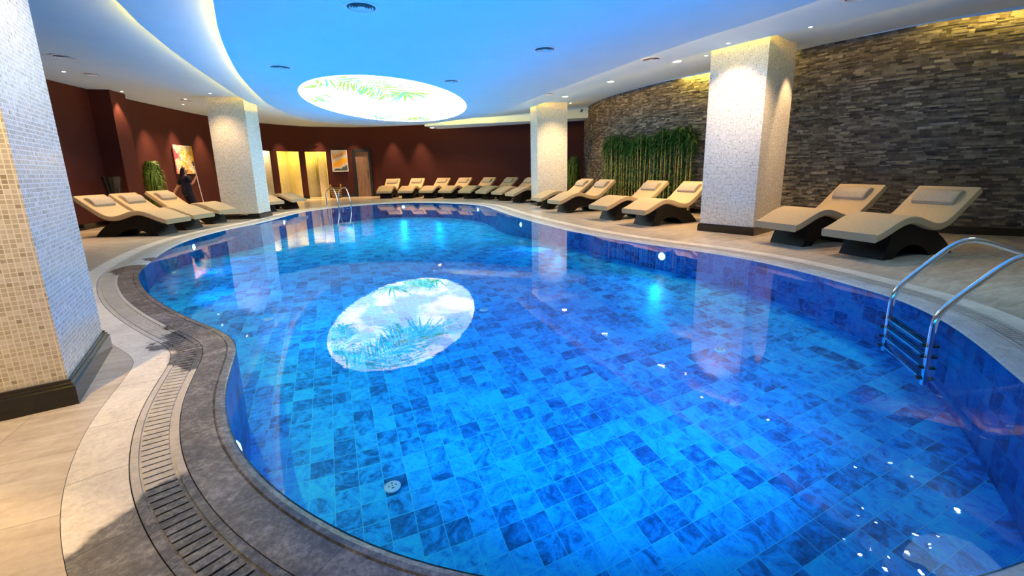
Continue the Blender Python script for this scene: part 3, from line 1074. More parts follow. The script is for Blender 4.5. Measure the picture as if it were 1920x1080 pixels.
# ------------------------------------------------------------------ mosaic pillars
def pillar(corner, th, w1, w2, mode, label):
    c_ = Vector(corner)
    d1 = Vector((math.cos(th), math.sin(th))); d2 = Vector((-math.sin(th), math.cos(th)))
    o = c_ if mode == 'left' else c_ - d1 * w1       # plan corner nearest the low-d1, low-d2 side
    quad = [o, o + d1 * w1, o + d1 * w1 + d2 * w2, o + d2 * w2]
    mb = MB()
    u = 0.0
    for i in range(4):
        a, b = quad[i], quad[(i + 1) % 4]
        L = (b - a).length
        mb.quad((a.x, a.y, 0.0), (b.x, b.y, 0.0), (b.x, b.y, 3.46), (a.x, a.y, 3.46), uv=[(u, 0), (u + L, 0), (u + L, 3.46), (u, 3.46)])
        u += math.ceil(L / 0.026) * 0.026
    p_ = tag(mb.build('pillar', M['mosaic']), label, kind='structure')
    prof = [(0.032, 0.0), (0.032, 0.112), (0.024, 0.118), (0.024, 0.132), (0.014, 0.138), (0.014, 0.153), (-0.01, 0.153)]
    mb = MB()
    def ringp(e):
        k = [(-1, -1), (1, -1), (1, 1), (-1, 1)]
        return [quad[i] + d1 * e * k[i][0] + d2 * e * k[i][1] for i in range(4)]
    for (e0, z0), (e1, z1) in zip(prof, prof[1:]):
        A, B = ringp(e0), ringp(e1)
        for i in range(4):
            j = (i + 1) % 4
            mb.quad((A[i].x, A[i].y, z0), (A[j].x, A[j].y, z0), (B[j].x, B[j].y, z1), (B[i].x, B[i].y, z1))
    mb.build('baseboard', M['granite'], p_)
    return p_


K = 1.3
pillar((-2.004 * K, 1.798 * K), 0.589, 0.729 * K, 0.729 * K, 'right', 'mosaic pillar nearest on the left')
pillar((-5.751 * K, 9.889 * K), 0.121, 0.763 * K, 0.647 * K, 'right', 'mosaic pillar on the far left beside the pool')
pillar((0.724 * K, 11.653 * K), 0.156, 0.809 * K, 0.86 * K, 'left', 'mosaic pillar at the far right of the pool')
pillar((3.398 * K, 6.031 * K), -0.885, 0.773 * K, 0.939 * K, 'right', 'large mosaic pillar on the right')


# ------------------------------------------------------------------ sun loungers
PROF = [(0.0, 0.369), (0.10, 0.402), (0.22, 0.452), (0.35, 0.510), (0.48, 0.556), (0.60, 0.579), (0.70, 0.577), (0.82, 0.553), (0.94, 0.514), (1.05, 0.481), (1.15, 0.463), (1.24, 0.463), (1.32, 0.485), (1.42, 0.536), (1.53, 0.612), (1.66, 0.712), (1.80, 0.818), (1.922, 0.912)]
def prof_z(x):
    for (a, za), (b, zb_) in zip(PROF, PROF[1:]):
        if x <= b: return za + (zb_ - za) * (x - a) / (b - a)
    return PROF[-1][1]


def make_lounger():
    root = empty('sun_lounger')
    # mattress: one wavy slab with rounded long edges
    mb = MB()
    P = [Vector((x, z)) for x, z in PROF]
    HW, TH, R_ = 0.365, 0.105, 0.018
    rings = []
    for i, p in enumerate(P):
        t = (P[min(i + 1, len(P) - 1)] - P[max(i - 1, 0)]).normalized()
        nn = Vector((-t.y, t.x))
        if i == 0: nn = Vector((0, 1))
        sec = []
        for (y, d) in ((-HW + R_, 0), (-HW + R_ * .3, -R_ * .3), (-HW, -R_), (-HW, -TH + R_), (-HW + R_, -TH), (HW - R_, -TH), (HW, -TH + R_), (HW, -R_), (HW - R_ * .3, -R_ * .3), (HW - R_, 0)):
            q = p + nn * d
            sec.append((q.x, y, q.y))
        rings.append(sec)
    n_ = len(rings[0])
    vs_ = [v for r in rings for v in r]
    fs = []
    for i in range(len(rings) - 1):
        for k in range(n_):
            fs.append((i * n_ + k, (i + 1) * n_ + k, (i + 1) * n_ + (k + 1) % n_, i * n_ + (k + 1) % n_))
    fs.append(tuple(range(n_))); fs.append(tuple((len(rings) - 1) * n_ + k for k in range(n_ - 1, -1, -1)))
    mb.add(vs_, fs)
    mb.build('mattress', M['cushion'], root, smooth=40)
    # arched black base
    top = []
    for i in range(13):
        x = 0.40 + (1.26 - 0.40) * i / 12
        top.append((x, prof_z(x) - 0.112))
    rear = [(1.36, 0.285), (1.46, 0.225), (1.56, 0.145), (1.64, 0.070), (1.70, 0.0)]
    arch = [(1.22, 0.0), (1.16, 0.055), (1.07, 0.115), (0.96, 0.158), (0.84, 0.175), (0.72, 0.160), (0.62, 0.118), (0.54, 0.060), (0.49, 0.0)]
    front = [(0.285, 0.0), (0.31, 0.06), (0.345, 0.14), (0.375, 0.22), (0.395, 0.29)]
    out = top + rear + arch + front
    HB = 0.285
    mb = MB()
    n_ = len(out)
    fs = [tuple(range(n_)), tuple(range(2 * n_ - 1, n_ - 1, -1))]
    for i in range(n_):
        j = (i + 1) % n_
        fs.append((i, n_ + i, n_ + j, j))
    mb.add([(x, -HB, z) for x, z in out] + [(x, HB, z) for x, z in out], fs)
    mb.build('base', M['black_wood'], root, smooth=35)
    # pillow strapped to the backrest
    mb = MB()
    x0, x1 = 1.60, 1.845
    a = Vector((x0, prof_z(x0))); b = Vector((x1, prof_z(x1)))
    t = (b - a).normalized(); nn = Vector((-t.y, t.x)); L = (b - a).length
    sec = [(0.0, 0.004), (0.02, 0.045), (0.10 * 1, 0.082), (L * 0.62, 0.088), (L * 0.88, 0.060), (L, 0.010), (L * 0.9, 0.0), (0.03, 0.0)]
    n_ = len(sec); rings = []
    for y, sc_ in ((-0.255, 0.86), (-0.245, 0.96), (-0.22, 1.0), (0.22, 1.0), (0.245, 0.96), (0.255, 0.86)):
        rings.append([(lambda q: (q.x, y, q.y))(a + t * (L / 2 + (u_ - L / 2) * sc_) + nn * (v_ * sc_)) for u_, v_ in sec])
    vs_ = [v for r in rings for v in r]; fs = []
    for i in range(len(rings) - 1):
        for k in range(n_):
            fs.append((i * n_ + k, i * n_ + (k + 1) % n_, (i + 1) * n_ + (k + 1) % n_, (i + 1) * n_ + k))
    fs.append(tuple(range(n_ - 1, -1, -1))); fs.append(tuple((len(rings) - 1) * n_ + k for k in range(n_)))
    mb.add(vs_, fs)
    mb.build('pillow', M['pillow'], root, smooth=38)
    for y in (-0.27, 0.27):
        mb = MB(); mb.box((1.42, y, prof_z(1.42) - 0.135), (0.06, 0.03, 0.07)); mb.build('bracket', M['black_plastic'], root)
    return root


LOUNGERS = [
    ((4.55, 5.777), 0.306, 'beige sun lounger nearest the pool ladder on the right, before the stone wall'),
    ((4.177, 6.813), 0.338, 'beige sun lounger right beside the large right pillar, before the stone wall'),
    ((2.671, 9.462), 0.477, 'orange lit sun lounger touching the left side of the large right pillar'),
    ((2.126, 10.623), 0.466, 'sun lounger in front of the bamboo, second left of the large right pillar'),
    ((1.248, 12.644), 0.453, 'sun lounger with foot beside the far right pillar, nearer the left end of the bamboo'),
    ((0.807, 13.952), 0.407, 'sun lounger half hiding the base of the far right pillar, furthest on the right side'),
    ((-6.06, 20.894), 1.575, 'first sun lounger beside the wooden door, with a white towel'),
    ((-5.007, 20.707), 1.433, 'second sun lounger from the wooden door along the back wall'),
    ((-3.984, 20.454), 1.241, 'third sun lounger from the wooden door along the back wall'),
    ((-3.018, 20.026), 1.143, 'fourth sun lounger from the wooden door along the back wall'),
    ((-2.077, 19.503), 0.966, 'fifth sun lounger from the wooden door along the back wall'),
    ((-1.295, 18.833), 0.776, 'sixth sun lounger from the wooden door along the back wall'),
    ((-0.594, 17.865), 0.63, 'seventh sun lounger from the door, its pillow just left of the far pillar'),
    ((-0.056, 16.707), 0.491, 'last sun lounger of the back row, its backrest hidden behind the far pillar'),
    ((-7.505, 9.784), 3.131, 'front sun lounger of the three on the left beside the near pillar'),
    ((-7.556, 10.687), 3.128, 'middle sun lounger of the three on the left side'),
    ((-7.72, 11.883), 3.096, 'rear sun lounger of the three on the left, before the woman with the mop'),
    ((-8.041, 14.906), 2.819, 'sun lounger mostly hidden behind the far left pillar'),
    ((-7.795, 16.07), 2.86, 'sun lounger showing its foot end right of the far left pillar, before the alcoves'),
]
proto = make_lounger()
for i, ((x, y), a, lab) in enumerate(LOUNGERS):
    o = proto if i == 0 else copy_tree(proto)
    o.location = (x, y, 0)
    o.rotation_euler = (0, 0, a)
    tag(o, lab, 'sun lounger', 'wave shaped sun loungers around the pool')

# towel on the first lounger of the back row
tw = MB()
tw.box((0, 0, 0.02), (0.20, 0.14, 0.035)); tw.box((0.005, 0.004, 0.055), (0.19, 0.13, 0.035))
o = tw.build('folded_towel', M['cloth_white'])
xl = 0.95
o.location = (-6.06 - math.sin(1.575) * 0.27, 20.894 + xl, prof_z(xl) + 0.014)
tag(o, 'small folded white towel lying on the lounger beside the wooden door', 'towel')


# ------------------------------------------------------------------ pool ladders
def ladder(name, label, origin, out_dir, along, gap, railpath, tread_z, r=0.021, lower=-0.30):
    root = tag(empty(name, (origin[0], origin[1], 0)), label, 'pool ladder')
    od = Vector(out_dir).normalized(); al = Vector(along).normalized()
    for k in (0, 1):
        sh = al * gap * k
        path = crom([Vector((od.x * d + sh.x, od.y * d + sh.y, z)) for d, z in railpath], 6)
        mb = MB(); mb.tube(path, r, 14)
        rail = mb.build('handrail', M['chrome'], root, smooth=50)
        e = path[-1]
        mb = MB(); mb.lathe([(0.055, 0.0), (0.055, 0.012), (0.026, 0.03)], (e.x, e.y, 0), 18); mb.build('foot_flange', M['chrome'], rail, smooth=40)
        j = [p for p in path if abs(p.z - 0.10) < 0.05]
        mb = MB(); mb.tube([(sh.x, sh.y, 0.095), (sh.x, sh.y, 0.105)], r * 1.06, 14); mb.build('sleeve', M['chrome'], rail, smooth=50)
    for z in tread_z:
        a = Vector((0, 0)); b = al * gap
        tr = MB()
        mid_ = (a + b) / 2
        tr.box((mid_.x, mid_.y, z), (gap - 0.03, 0.06, 0.010), math.atan2(al.y, al.x))
        for dd in (-0.03, -0.01, 0.01, 0.03):
            tr.box((mid_.x + od.x * dd, mid_.y + od.y * dd, z + 0.011), (gap - 0.05, 0.008, 0.006), math.atan2(al.y, al.x))
        tread = tr.build('tread', M['chrome'], root)
        for q in (a, b):
            mb = MB(); mb.box((q.x, q.y, z), (0.030, 0.10, 0.018), math.atan2(al.y, al.x))
            mb.build('tread_cap', M['black_plastic'], tread)
    return root


al = Vector((3.044 - 3.262, 2.957 - 3.559))
ladder('pool_ladder', 'shining steel pool ladder at the right edge with four treads under water', (3.262, 3.559), (0.93, -0.36), al, al.length,
       [(0.0, -0.34), (0.0, -0.10), (0.0, 0.06), (0.005, 0.16), (0.04, 0.25), (0.10, 0.335), (0.20, 0.458), (0.30, 0.577), (0.37, 0.638), (0.446, 0.664), (0.54, 0.650), (0.66, 0.610), (0.85, 0.540), (1.02, 0.46), (1.10, 0.36), (1.12, 0.18), (1.12, 0.0)], (-0.035, -0.12, -0.205, -0.29))
ladder('pool_ladder', 'small steel pool ladder at the far edge before the basket', (-6.44, 16.26), (-0.80, 0.60), (0.6, 0.8), 0.52,
       [(0.0, -0.15), (0.0, 0.02), (0.02, 0.20), (0.10, 0.45), (0.22, 0.66), (0.32, 0.72), (0.46, 0.70), (0.60, 0.66), (0.72, 0.58), (0.78, 0.44), (0.79, 0.22), (0.79, 0.0)], (-0.06, -0.14), r=0.022)

# ------------------------------------------------------------------ pool fittings
def fitting(x, y, label):
    z = -depth(Vector((x, y)))
    r = tag(empty('floor_inlet', (x, y, z)), label, 'pool fitting', 'white round fittings on the pool floor')
    mb = MB(); mb.lathe([(0.058, -0.002), (0.058, 0.008), (0.050, 0.012), (0.0005, 0.013)], n=28); mb.build('cover', M['white_plastic'], r, smooth=40)
    mb = MB()
    for k in range(4):
        a = k * PI / 2 + 0.4
        mb.box((0.025 * math.cos(a), 0.025 * math.sin(a), 0.0135), (0.006, 0.016, 0.002), a)
    mb.lathe([(0.004, 0.012), (0.004, 0.0145)], n=10)
    mb.build('slot', M['black_plastic'], r)
# plan points found for the fitting's own depth
for x, y, lab in ((-0.885, 2.69, 'white round inlet on the pool floor nearest the camera'), (2.18, 4.28, 'white round inlet on the pool floor in the reflection of the large right pillar'), (-0.395, 5.55, 'white round inlet on the pool floor just right of the reflected oval'), (-3.1, 5.22, 'white round inlet on the pool floor left of the reflected oval')):
    fitting(x, y, lab)

lamp_sites = [((-1.50, 2.06), 'on the near left pool wall below the slate edge'), ((-4.72, 5.38), 'on the left pool wall where the edge bends'), ((-6.62, 8.95), 'on the left pool wall before the three loungers'), ((-6.86, 13.2), 'on the pool wall before the far left pillar'),
              ((-4.45, 17.95), 'on the far pool wall right of the far ladder'), ((-1.25, 16.1), 'on the far pool wall where it turns by the back row'), ((0.27, 11.45), 'on the right pool wall by the far right pillar'), ((2.46, 7.0), 'on the right pool wall below the large pillar'),
              ((-3.0, 3.85), None), ((-6.4, 16.7), None), ((-2.9, 17.5), None), ((1.2, 9.1), None), ((-5.9, 7.1), None), ((0.2, 1.12), None), ((1.2, 1.10), None), ((2.3, 1.5), None)]  # unlabelled sites: unseen lamps added for more pool glow, no fitting built
def near_pool(x, y):
    q = Vector((x, y))
    i = min(range(len(POOL)), key=lambda k: (POOL[k] - q).length)
    t = (POOL[(i + 1) % len(POOL)] - POOL[i - 1]).normalized()
    nn = Vector((-t.y, t.x))
    if not inside(POOL[i] + nn * 0.1, POOL): nn = -nn
    return POOL[i], nn
for (x, y), lab in lamp_sites:
    p, nn = near_pool(x, y)
    dz = min(0.17, depth(p) * 0.45)
    a = math.atan2(nn.y, nn.x)
    if lab:
        r = tag(empty('pool_lamp', (p.x, p.y, -dz), a), 'round underwater lamp glowing ' + lab, 'pool lamp', 'underwater lamps in the pool wall')
        rr = min(0.062, dz * 0.7)
        mb = MB(); Rm = Matrix.Rotation(PI / 2, 4, 'Y')
        mb.lathe([(rr * 1.15, 0.0), (rr * 1.15, 0.012), (rr * 0.95, 0.016)], n=20, cap=False)
        mb.v = [tuple(Rm @ Vector(v)) for v in mb.v]; mb.build('rim', M['white_plastic'], r, smooth=40)
        mb = MB(); mb.lathe([(rr * 0.95, 0.010), (rr * 0.85, 0.022), (rr * 0.5, 0.032), (0.001, 0.035)], n=20)
        mb.v = [tuple(Rm @ Vector(v)) for v in mb.v]; mb.build('lens', M['pool_lens'], r, smooth=60)
    l = bpy.data.lights.new('pool_light', 'SPOT'); l.energy = POOL_LAMP_W * (1.35 if p.y < 1.6 else 0.6 if p.y > 15 or (p.x > 0 and lab) else 1.1); l.color = POOL_LAMP_COL; l.shadow_soft_size = 0.025
    l.spot_size = math.radians(150); l.spot_blend = 1.0
    o = bpy.data.objects.new('pool_light', l); C.objects.link(o)
    o.location = (p.x + nn.x * 0.16, p.y + nn.y * 0.16, -0.055)
    o.rotation_euler = Vector((nn.x, nn.y, 0.45)).to_track_quat('-Z', 'Y').to_euler()


# ------------------------------------------------------------------ ceiling fittings
def spot(x, y, z, w, cone=60, blend=0.5, col=WARM, aim=None, soft=0.03):
    l = bpy.data.lights.new('spot', 'SPOT'); l.energy = w; l.color = col
    l.spot_size = math.radians(cone); l.spot_blend = blend; l.shadow_soft_size = soft
    o = bpy.data.objects.new('spot', l); C.objects.link(o); o.location = (x, y, z - 0.03)
    if aim is not None:
        o.rotation_euler = (Vector(aim) - Vector((x, y, z))).to_track_quat('-Z', 'Y').to_euler()
    return o


def downlight(x, y, label, rad=0.032, w=DOWN_W, cone=105, blend=0.9, z=None, square=False, group='small recessed downlights'):
    z = ceil_z(Vector((x, y))) if z is None else z
    r = tag(empty('downlight', (x, y, z)), label, 'downlight', group)
    mb = MB(); mb.lathe([(rad * 1.25, 0.0), (rad * 1.25, -0.006), (rad, -0.008)], n=20, cap=False); mb.build('trim_ring', M['white_plastic'], r, smooth=40)
    mb = MB(); mb.lathe([(rad, -0.004), (0.001, -0.005)], n=20, cap=False); mb.build('lens', M['lamp_glow'], r)
    if w: spot(x, y, z, w, cone, blend)


SM = 'tiny recessed downlight '
downlight(1.75, 14.06, 'warm bright downlight furthest along the right ceiling, beside the far pillar', 0.085, 200, 115, 1.0, group='large warm downlights')
downlight(2.64, 11.82, 'warm bright downlight in the middle of the right ceiling row', 0.085, 200, 115, 1.0, group='large warm downlights')
downlight(3.57, 9.75, 'warm bright downlight nearest the large right pillar', 0.085, 200, 115, 1.0, group='large warm downlights')
downlight(3.98, 9.3, SM + 'touching the left edge of the large right pillar')
downlight(3.80, 8.02, SM + 'on the ring ceiling in front of the large right pillar', 0.028, 110)
downlight(4.66, 7.20, SM + 'on the ring ceiling right of the large right pillar', 0.028, 110)
downlight(2.14, 15.72, SM + 'behind the right edge of the far right pillar')
downlight(-9.66, 10.07, SM + 'nearest the near left pillar on the left ceiling')
downlight(-10.47, 12.43, SM + 'right above the maroon pilaster', 0.032, 170, 62, 0.6)
downlight(-7.98, 12.25, SM + 'before the far left pillar on the left ceiling', 0.032, 60)
downlight(-9.55, 13.5, SM + 'in the middle of the left ceiling behind the pilaster')
downlight(-10.6, 14.85, SM + 'close to the top left of the far left pillar')
downlight(-9.0, 13.75, SM + 'at the left edge of the far left pillar')
downlight(-7.35, 14.9, SM + 'on the ring ceiling right of the far left pillar', 0.028, 90)
downlight(-3.52, 20.55, 'warm lamp under the left end of the white soffit', 0.09, 160, z=3.2, group='soffit lamp')
# wall washers, hidden from here by the low centre ceiling or the near pillar
def washer(x, y, w=300, cone=58, blend=0.85):
    spot(x, y, ceil_z(Vector((x, y))), w, cone, blend)
for x, y in ((-11.05, 14.2), (-11.25, 15.6), (-11.42, 17.1)):
    washer(x, y, 480)
for x, y in ((-10.62, 21.1), (-9.58, 22.4), (-8.05, 22.98), (-6.15, 22.88), (-4.65, 22.6)):
    washer(x, y)
# over the back row
for x, y in ((-6.0, 21.6), (-4.4, 21.6), (-3.0, 21.2), (-1.7, 20.7), (-0.6, 19.9), (0.3, 18.9), (1.0, 17.6), (-8.6, 21.6), (-9.9, 19.5)):
    spot(x, y, ceil_z(Vector((x, y))), 130, 100, 1.0, (1.0, 0.57, 0.24))
# pillar washers aimed at the mosaic faces, and spots over deck and loungers
spot(-1.7, 3.1, Z_DISC, 100, 80, 1.0, (1.0, 0.86, 0.76), aim=(-2.95, 2.75, 1.6))
spot(-2.55, 1.35, Z_RING, 230, 85, 0.8, (1.0, 0.64, 0.22), aim=(-3.0, 2.0, 0.7))
spot(-3.9, 1.9, Z_RING, 240, 100, 0.8, (1.0, 0.64, 0.28), aim=(-3.0, 1.4, 0.0))
spot(-8.1, 12.0, Z_RING, 30, 60, 0.9, WARM, aim=(-8.0, 12.8, 1.8))
spot(1.6, 14.2, Z_RING, 80, 75, 0.9, (1.0, 0.66, 0.28), aim=(1.5, 15.1, 1.8))
spot(3.3, 6.7, Z_RING, 75, 52, 1.0, (1.0, 0.86, 0.78), aim=(4.55, 9.0, 1.7))
spot(5.3, 8.0, Z_OUT, 110, 50, 0.6, WARM, aim=(5.25, 8.6, 1.0))
spot(6.2, 9.0, Z_OUT, 100, 60, 0.8, (1.0, 0.58, 0.24), aim=(5.65, 7.7, 0.3))
spot(3.9, 10.3, Z_OUT, 170, 60, 0.9, (1.0, 0.56, 0.20), aim=(3.9, 10.2, 0.5))
spot(-3.7, 4.9, Z_RING, 150, 110, 1.0, (1.0, 0.74, 0.50))  # added warm fill for the deck beside the near pillar, no fixture
spot(4.9, 4.0, Z_RING, 110, 125, 1.0, (0.52, 0.84, 1.0), soft=0.45)  # added cool fill to brighten deck and coping by the ladder, no fixture
# tiny star lights set in the near right ceiling, mirrored in the water
rs = random.Random(2)
for i_, (x, y) in enumerate([(5.95, 5.01), (5.03, 4.64), (4.31, 4.44), (4.44, 4.34), (4.69, 4.38), (4.64, 4.14), (4.15, 4.07), (5.05, 4.46), (5.29, 4.6), (6.02, 5.29), (5.26, 5.9), (4.71, 5.06), (4.7, 4.84), (4.57, 4.96), (4.02, 4.26), (5.12, 4.03), (5.97, 6.08), (5.67, 6.12), (6.07, 5.8), (3.99, 4.47)]):
    r_ = 0.012 + 0.022 * rs.random() ** 2
    mb = MB(); z_ = ceil_z(Vector((x, y)))
    mb.lathe([(r_, z_ - 0.004), (0.001, z_ - 0.006)], (x, y, 0), 12, cap=False)
    mb.build('star_lens', M['star'], ring)
# over the three loungers on the left
for x, y in ((-9.3, 9.6), (-9.3, 11.1), (-8.0, 9.0)):
    spot(x, y, Z_OUT, 110 if y > 9.3 else 160, 95 if y > 9.3 else 120, 1.0, (1.0, 0.58, 0.24) if y > 9.3 else (1.0, 0.74, 0.5))


def vent(x, y, label, rad=0.2, z=None):
    z = ceil_z(Vector((x, y))) if z is None else z
    r = tag(empty('air_vent', (x, y, z)), label, 'air vent', 'round ceiling air vents')
    mb = MB(); mb.lathe([(rad, 0.0), (rad, -0.005), (rad * 0.80, -0.010), (rad * 0.78, -0.002)], n=40, cap=False); mb.build('rim', M['vent'], r, smooth=30)
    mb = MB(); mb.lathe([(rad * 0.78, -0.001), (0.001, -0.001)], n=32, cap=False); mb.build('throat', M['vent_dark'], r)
    mb = MB()
    for k in (0.66, 0.52, 0.38):
        mb.lathe([(rad * k, -0.014), (rad * (k - 0.07), -0.003)], n=36, cap=False)
    mb.lathe([(rad * 0.24, -0.012), (0.001, -0.012)], n=24, cap=False)
    mb.build('louvre', M['vent'], r, smooth=30)


vent(-1.72, 5.62, 'round air vent nearest overhead at the top of the blue ceiling', 0.21)
vent(-4.18, 8.5, 'round air vent left of the glowing oval on the blue ceiling', 0.21)
vent(-1.25, 10.1, 'round air vent just above the glowing oval on the blue ceiling', 0.19)
vent(0.61, 7.65, 'round air vent in the middle right of the blue ceiling', 0.20)
vent(2.80, 9.05, 'round air vent half hidden by the blue ceiling edge near the warm downlights', 0.20)
vent(4.47, 6.0, 'round air vent cut off at the top of the picture on the right', 0.20)
vent(1.11, 12.85, 'small round air vent peeking past the blue ceiling edge by the far right pillar', 0.18)
vent(-8.35, 8.8, 'flat air vent nearest the near pillar on the left ceiling', 0.22)
vent(-9.3, 10.4, 'flat air vent above the pilaster on the left ceiling', 0.22)
vent(-9.7, 13.8, 'small flat air vent near the top of the far left pillar', 0.2)

cm = tag(empty('security_camera', (2.86, 17.72, 3.46)), 'tiny black security camera at the end of the white soffit', 'camera')
mb = MB(); mb.box((0, 0, 0.02), (0.06, 0.06, 0.05)); mb.build('mount', M['black_plastic'], cm)
mb = MB(); mb.tube([(0, 0, -0.01), (-0.05, -0.10, -0.04)], 0.03); mb.build('body', M['black_plastic'], cm)


# ------------------------------------------------------------------ pictures
def picture(p, q, z0, z1, mat, name, label, framed):
    p, q = Vector(p), Vector(q)
    t = (q - p).normalized(); nn = Vector((-t.y, t.x))
    if nn.dot(Vector((-4, 14)) - p) < 0: nn = -nn
    c_ = (p + q) / 2 + nn * 0.05
    r = tag(empty(name, (c_.x, c_.y, (z0 + z1) / 2), math.atan2(t.y, t.x)), label, 'picture')
    W2, H2 = (q - p).length / 2, (z1 - z0) / 2
    mb = MB(); mb.box((0, 0, 0), (W2 * 2, 0.03, H2 * 2)); 
    mb.build('canvas', mat, r)
    if framed:
        mb = MB(); f = 0.035
        for s_ in (-1, 1):
            mb.box((s_ * (W2 + f / 2), 0, 0), (f, 0.05, H2 * 2 + 2 * f)); mb.box((0, 0, s_ * (H2 + f / 2)), (W2 * 2, 0.05, f))
        mb.build('frame', M['frame_white'], r)
picture((-11.62, 15.35), (-11.75, 16.43), 1.36, 2.35, M['flowers'], 'painting', 'unframed yellow and pink flower painting on the left wall', False)
picture((-9.19, 22.98), (-8.55, 23.27), 1.37, 2.38, M['orange'], 'framed_picture', 'white framed orange and grey abstract picture left of the wooden door', True)

# ------------------------------------------------------------------ basket, pots, plants
bk = tag(empty('laundry_basket', (-8.90, 22.35, 0)), 'striped wicker basket with two handles against the back wall', 'basket')
mb = MB(); mb.lathe([(0.22, 0.0), (0.25, 0.2), (0.27, 0.50), (0.275, 0.53), (0.255, 0.53), (0.24, 0.25), (0.21, 0.03)], n=28); mb.build('body', M['basket'], bk, smooth=40)
for s_ in (-1, 1):
    mb = MB(); a = [(s_ * 0.25, -0.08, 0.48), (s_ * 0.262, -0.075, 0.60), (s_ * 0.262, 0.0, 0.69), (s_ * 0.262, 0.075, 0.60), (s_ * 0.25, 0.08, 0.48)]
    if True:
        a = [(x_ * 1.0 + (0), y_, z_) for x_, y_, z_ in a]
    mb.tube(crom([Vector(q) for q in a], 5), 0.016, 8); mb.build('handle', M['cane'], bk, smooth=60)


def weeping(loc, h0, h1, rad, pot, label, seed):
    rd = random.Random(seed)
    r = tag(empty('weeping_plant', loc), label, 'plant')
    mb = MB(); mb.lathe([(rad * 0.55, 0.0), (rad * 0.75, h0), (rad * 0.68, h0), (rad * 0.6, h0 - 0.05)], n=20); mb.build('pot', pot, r, smooth=40)
    mb = MB(); mb.tube([(0, 0, h0 - 0.08), (0.01, 0, (h0 + h1) / 2), (0, 0, h1 - 0.1)], 0.018, 8); mb.build('stem', M['pot_brown'], r)
    mb = MB()
    for i in range(330):
        a = rd.uniform(0, 2 * PI); zt_ = h0 + (h1 - h0) * (1 - rd.random() ** 1.7)
        k = (zt_ - h0) / (h1 - h0)
        rr = rad * (0.55 + 0.45 * math.sin(PI * min(1, (1 - k) * 0.75 + 0.12))) * rd.uniform(0.7, 1.1)
        L = rd.uniform(0.25, 0.55)
        d = Vector((math.cos(a), math.sin(a), 0)); side = Vector((-d.y, d.x, 0))
        P = []
        for j in range(5):
            u_ = j / 4
            c_ = d * rr * (0.25 + 0.75 * math.sin(PI / 2 * min(1, u_ * 1.6))) + Vector((0, 0, zt_ + 0.05 * math.sin(PI * u_) - L * u_ * u_))
            if c_.z < h0 * 0.8: c_.z = h0 * 0.8
            w = 0.026 * (1 - u_ * 0.75)
            P.append((c_ - side * w, c_ + side * w + Vector((0, 0, 0.008))))
        for (a_, b_), (c1, e1) in zip(P, P[1:]):
            mb.quad(a_, b_, e1, c1)
    mb.build('foliage', M['weep'], r)


weeping((-10.95, 13.55, 0), 0.45, 1.74, 0.29, M['pot_brown'], 'drooping green plant against the left wall behind the loungers', 3)
weeping((2.62, 18.3, 0), 0.55, 1.72, 0.30, M['pot_brown'], 'drooping green plant in a brown pot behind the far right pillar', 5)
vz = tag(empty('tall_vase', (-10.45, 11.55, 0)), 'tall fluted black vase by the pilaster behind the front loungers', 'vase')
mb = MB()
prof = [(0.12, 0.0), (0.10, 0.35), (0.12, 0.75), (0.19, 1.28), (0.20, 1.31), (0.175, 1.31), (0.10, 0.8)]
n_ = 36; vs_ = []
for (r_, z_) in prof:
    for k in range(n_):
        rr = r_ * (1 + (0.05 if k % 3 == 0 else -0.02))
        vs_.append((rr * math.cos(2 * PI * k / n_), rr * math.sin(2 * PI * k / n_), z_))
fs = [(i * n_ + k, i * n_ + (k + 1) % n_, (i + 1) * n_ + (k + 1) % n_, (i + 1) * n_ + k) for i in range(len(prof) - 1) for k in range(n_)]
fs += [tuple(range(n_ - 1, -1, -1)), tuple((len(prof) - 1) * n_ + k for k in range(n_))]
mb.add(vs_, fs); mb.build('body', M['vase_black'], vz, smooth=50)


def make_bamboo(h, seed):
    rd = random.Random(seed)
    lean = (rd.uniform(-0.04, 0.04), rd.uniform(-0.03, 0.03))
    mb = MB(); path = []; rad = []
    N = int(h / 0.27)
    for i in range(N + 1):
        z_ = h * i / N
        for dz_, k in ((-0.012, 1.0), (0, 1.22), (0.012, 1.0)):
            if 0 <= z_ + dz_ <= h:
                path.append((lean[0] * (z_ / h) ** 1.5, lean[1] * (z_ / h) ** 1.5, z_ + dz_)); rad.append(0.0165 * k * (1 - 0.25 * z_ / h))
    mb.tube(path, rad, 8); cane = mb.build('bamboo_cane', M['cane'], smooth=50)
    mb = MB()
    for i in range(210):
        z_ = h - abs(rd.gauss(0, 0.20)) if i < 105 else rd.uniform(0.2, h)
        if z_ < 0.2: z_ = 0.5
        a = rd.uniform(0, 2 * PI)
        d = Vector((math.cos(a), math.sin(a), 0)); st = rd.uniform(0.01, 0.12)
        b0 = Vector((lean[0] * z_ / h, lean[1] * z_ / h, z_)) + d * st + Vector((0, 0, rd.uniform(-0.02, 0.08)))
        a2 = a + rd.uniform(-0.8, 0.8); e = rd.uniform(-0.8, 0.5)
        dl = Vector((math.cos(a2) * math.cos(e), math.sin(a2) * math.cos(e), math.sin(e))); L = rd.uniform(0.09, 0.17)
        sd = dl.cross(Vector((0, 0, 1))).normalized() * 0.015
        p0, p1, p2 = b0, b0 + dl * L * 0.4, b0 + dl * L + Vector((0, 0, -0.03))
        mb.add([p0, p1 - sd, p2, p1 + sd, p1 + Vector((0, 0, 0.004))], [(0, 1, 4), (1, 2, 4), (2, 3, 4), (3, 0, 4)])
    mb.build('leaves', M['leaf'], cane)
    return cane


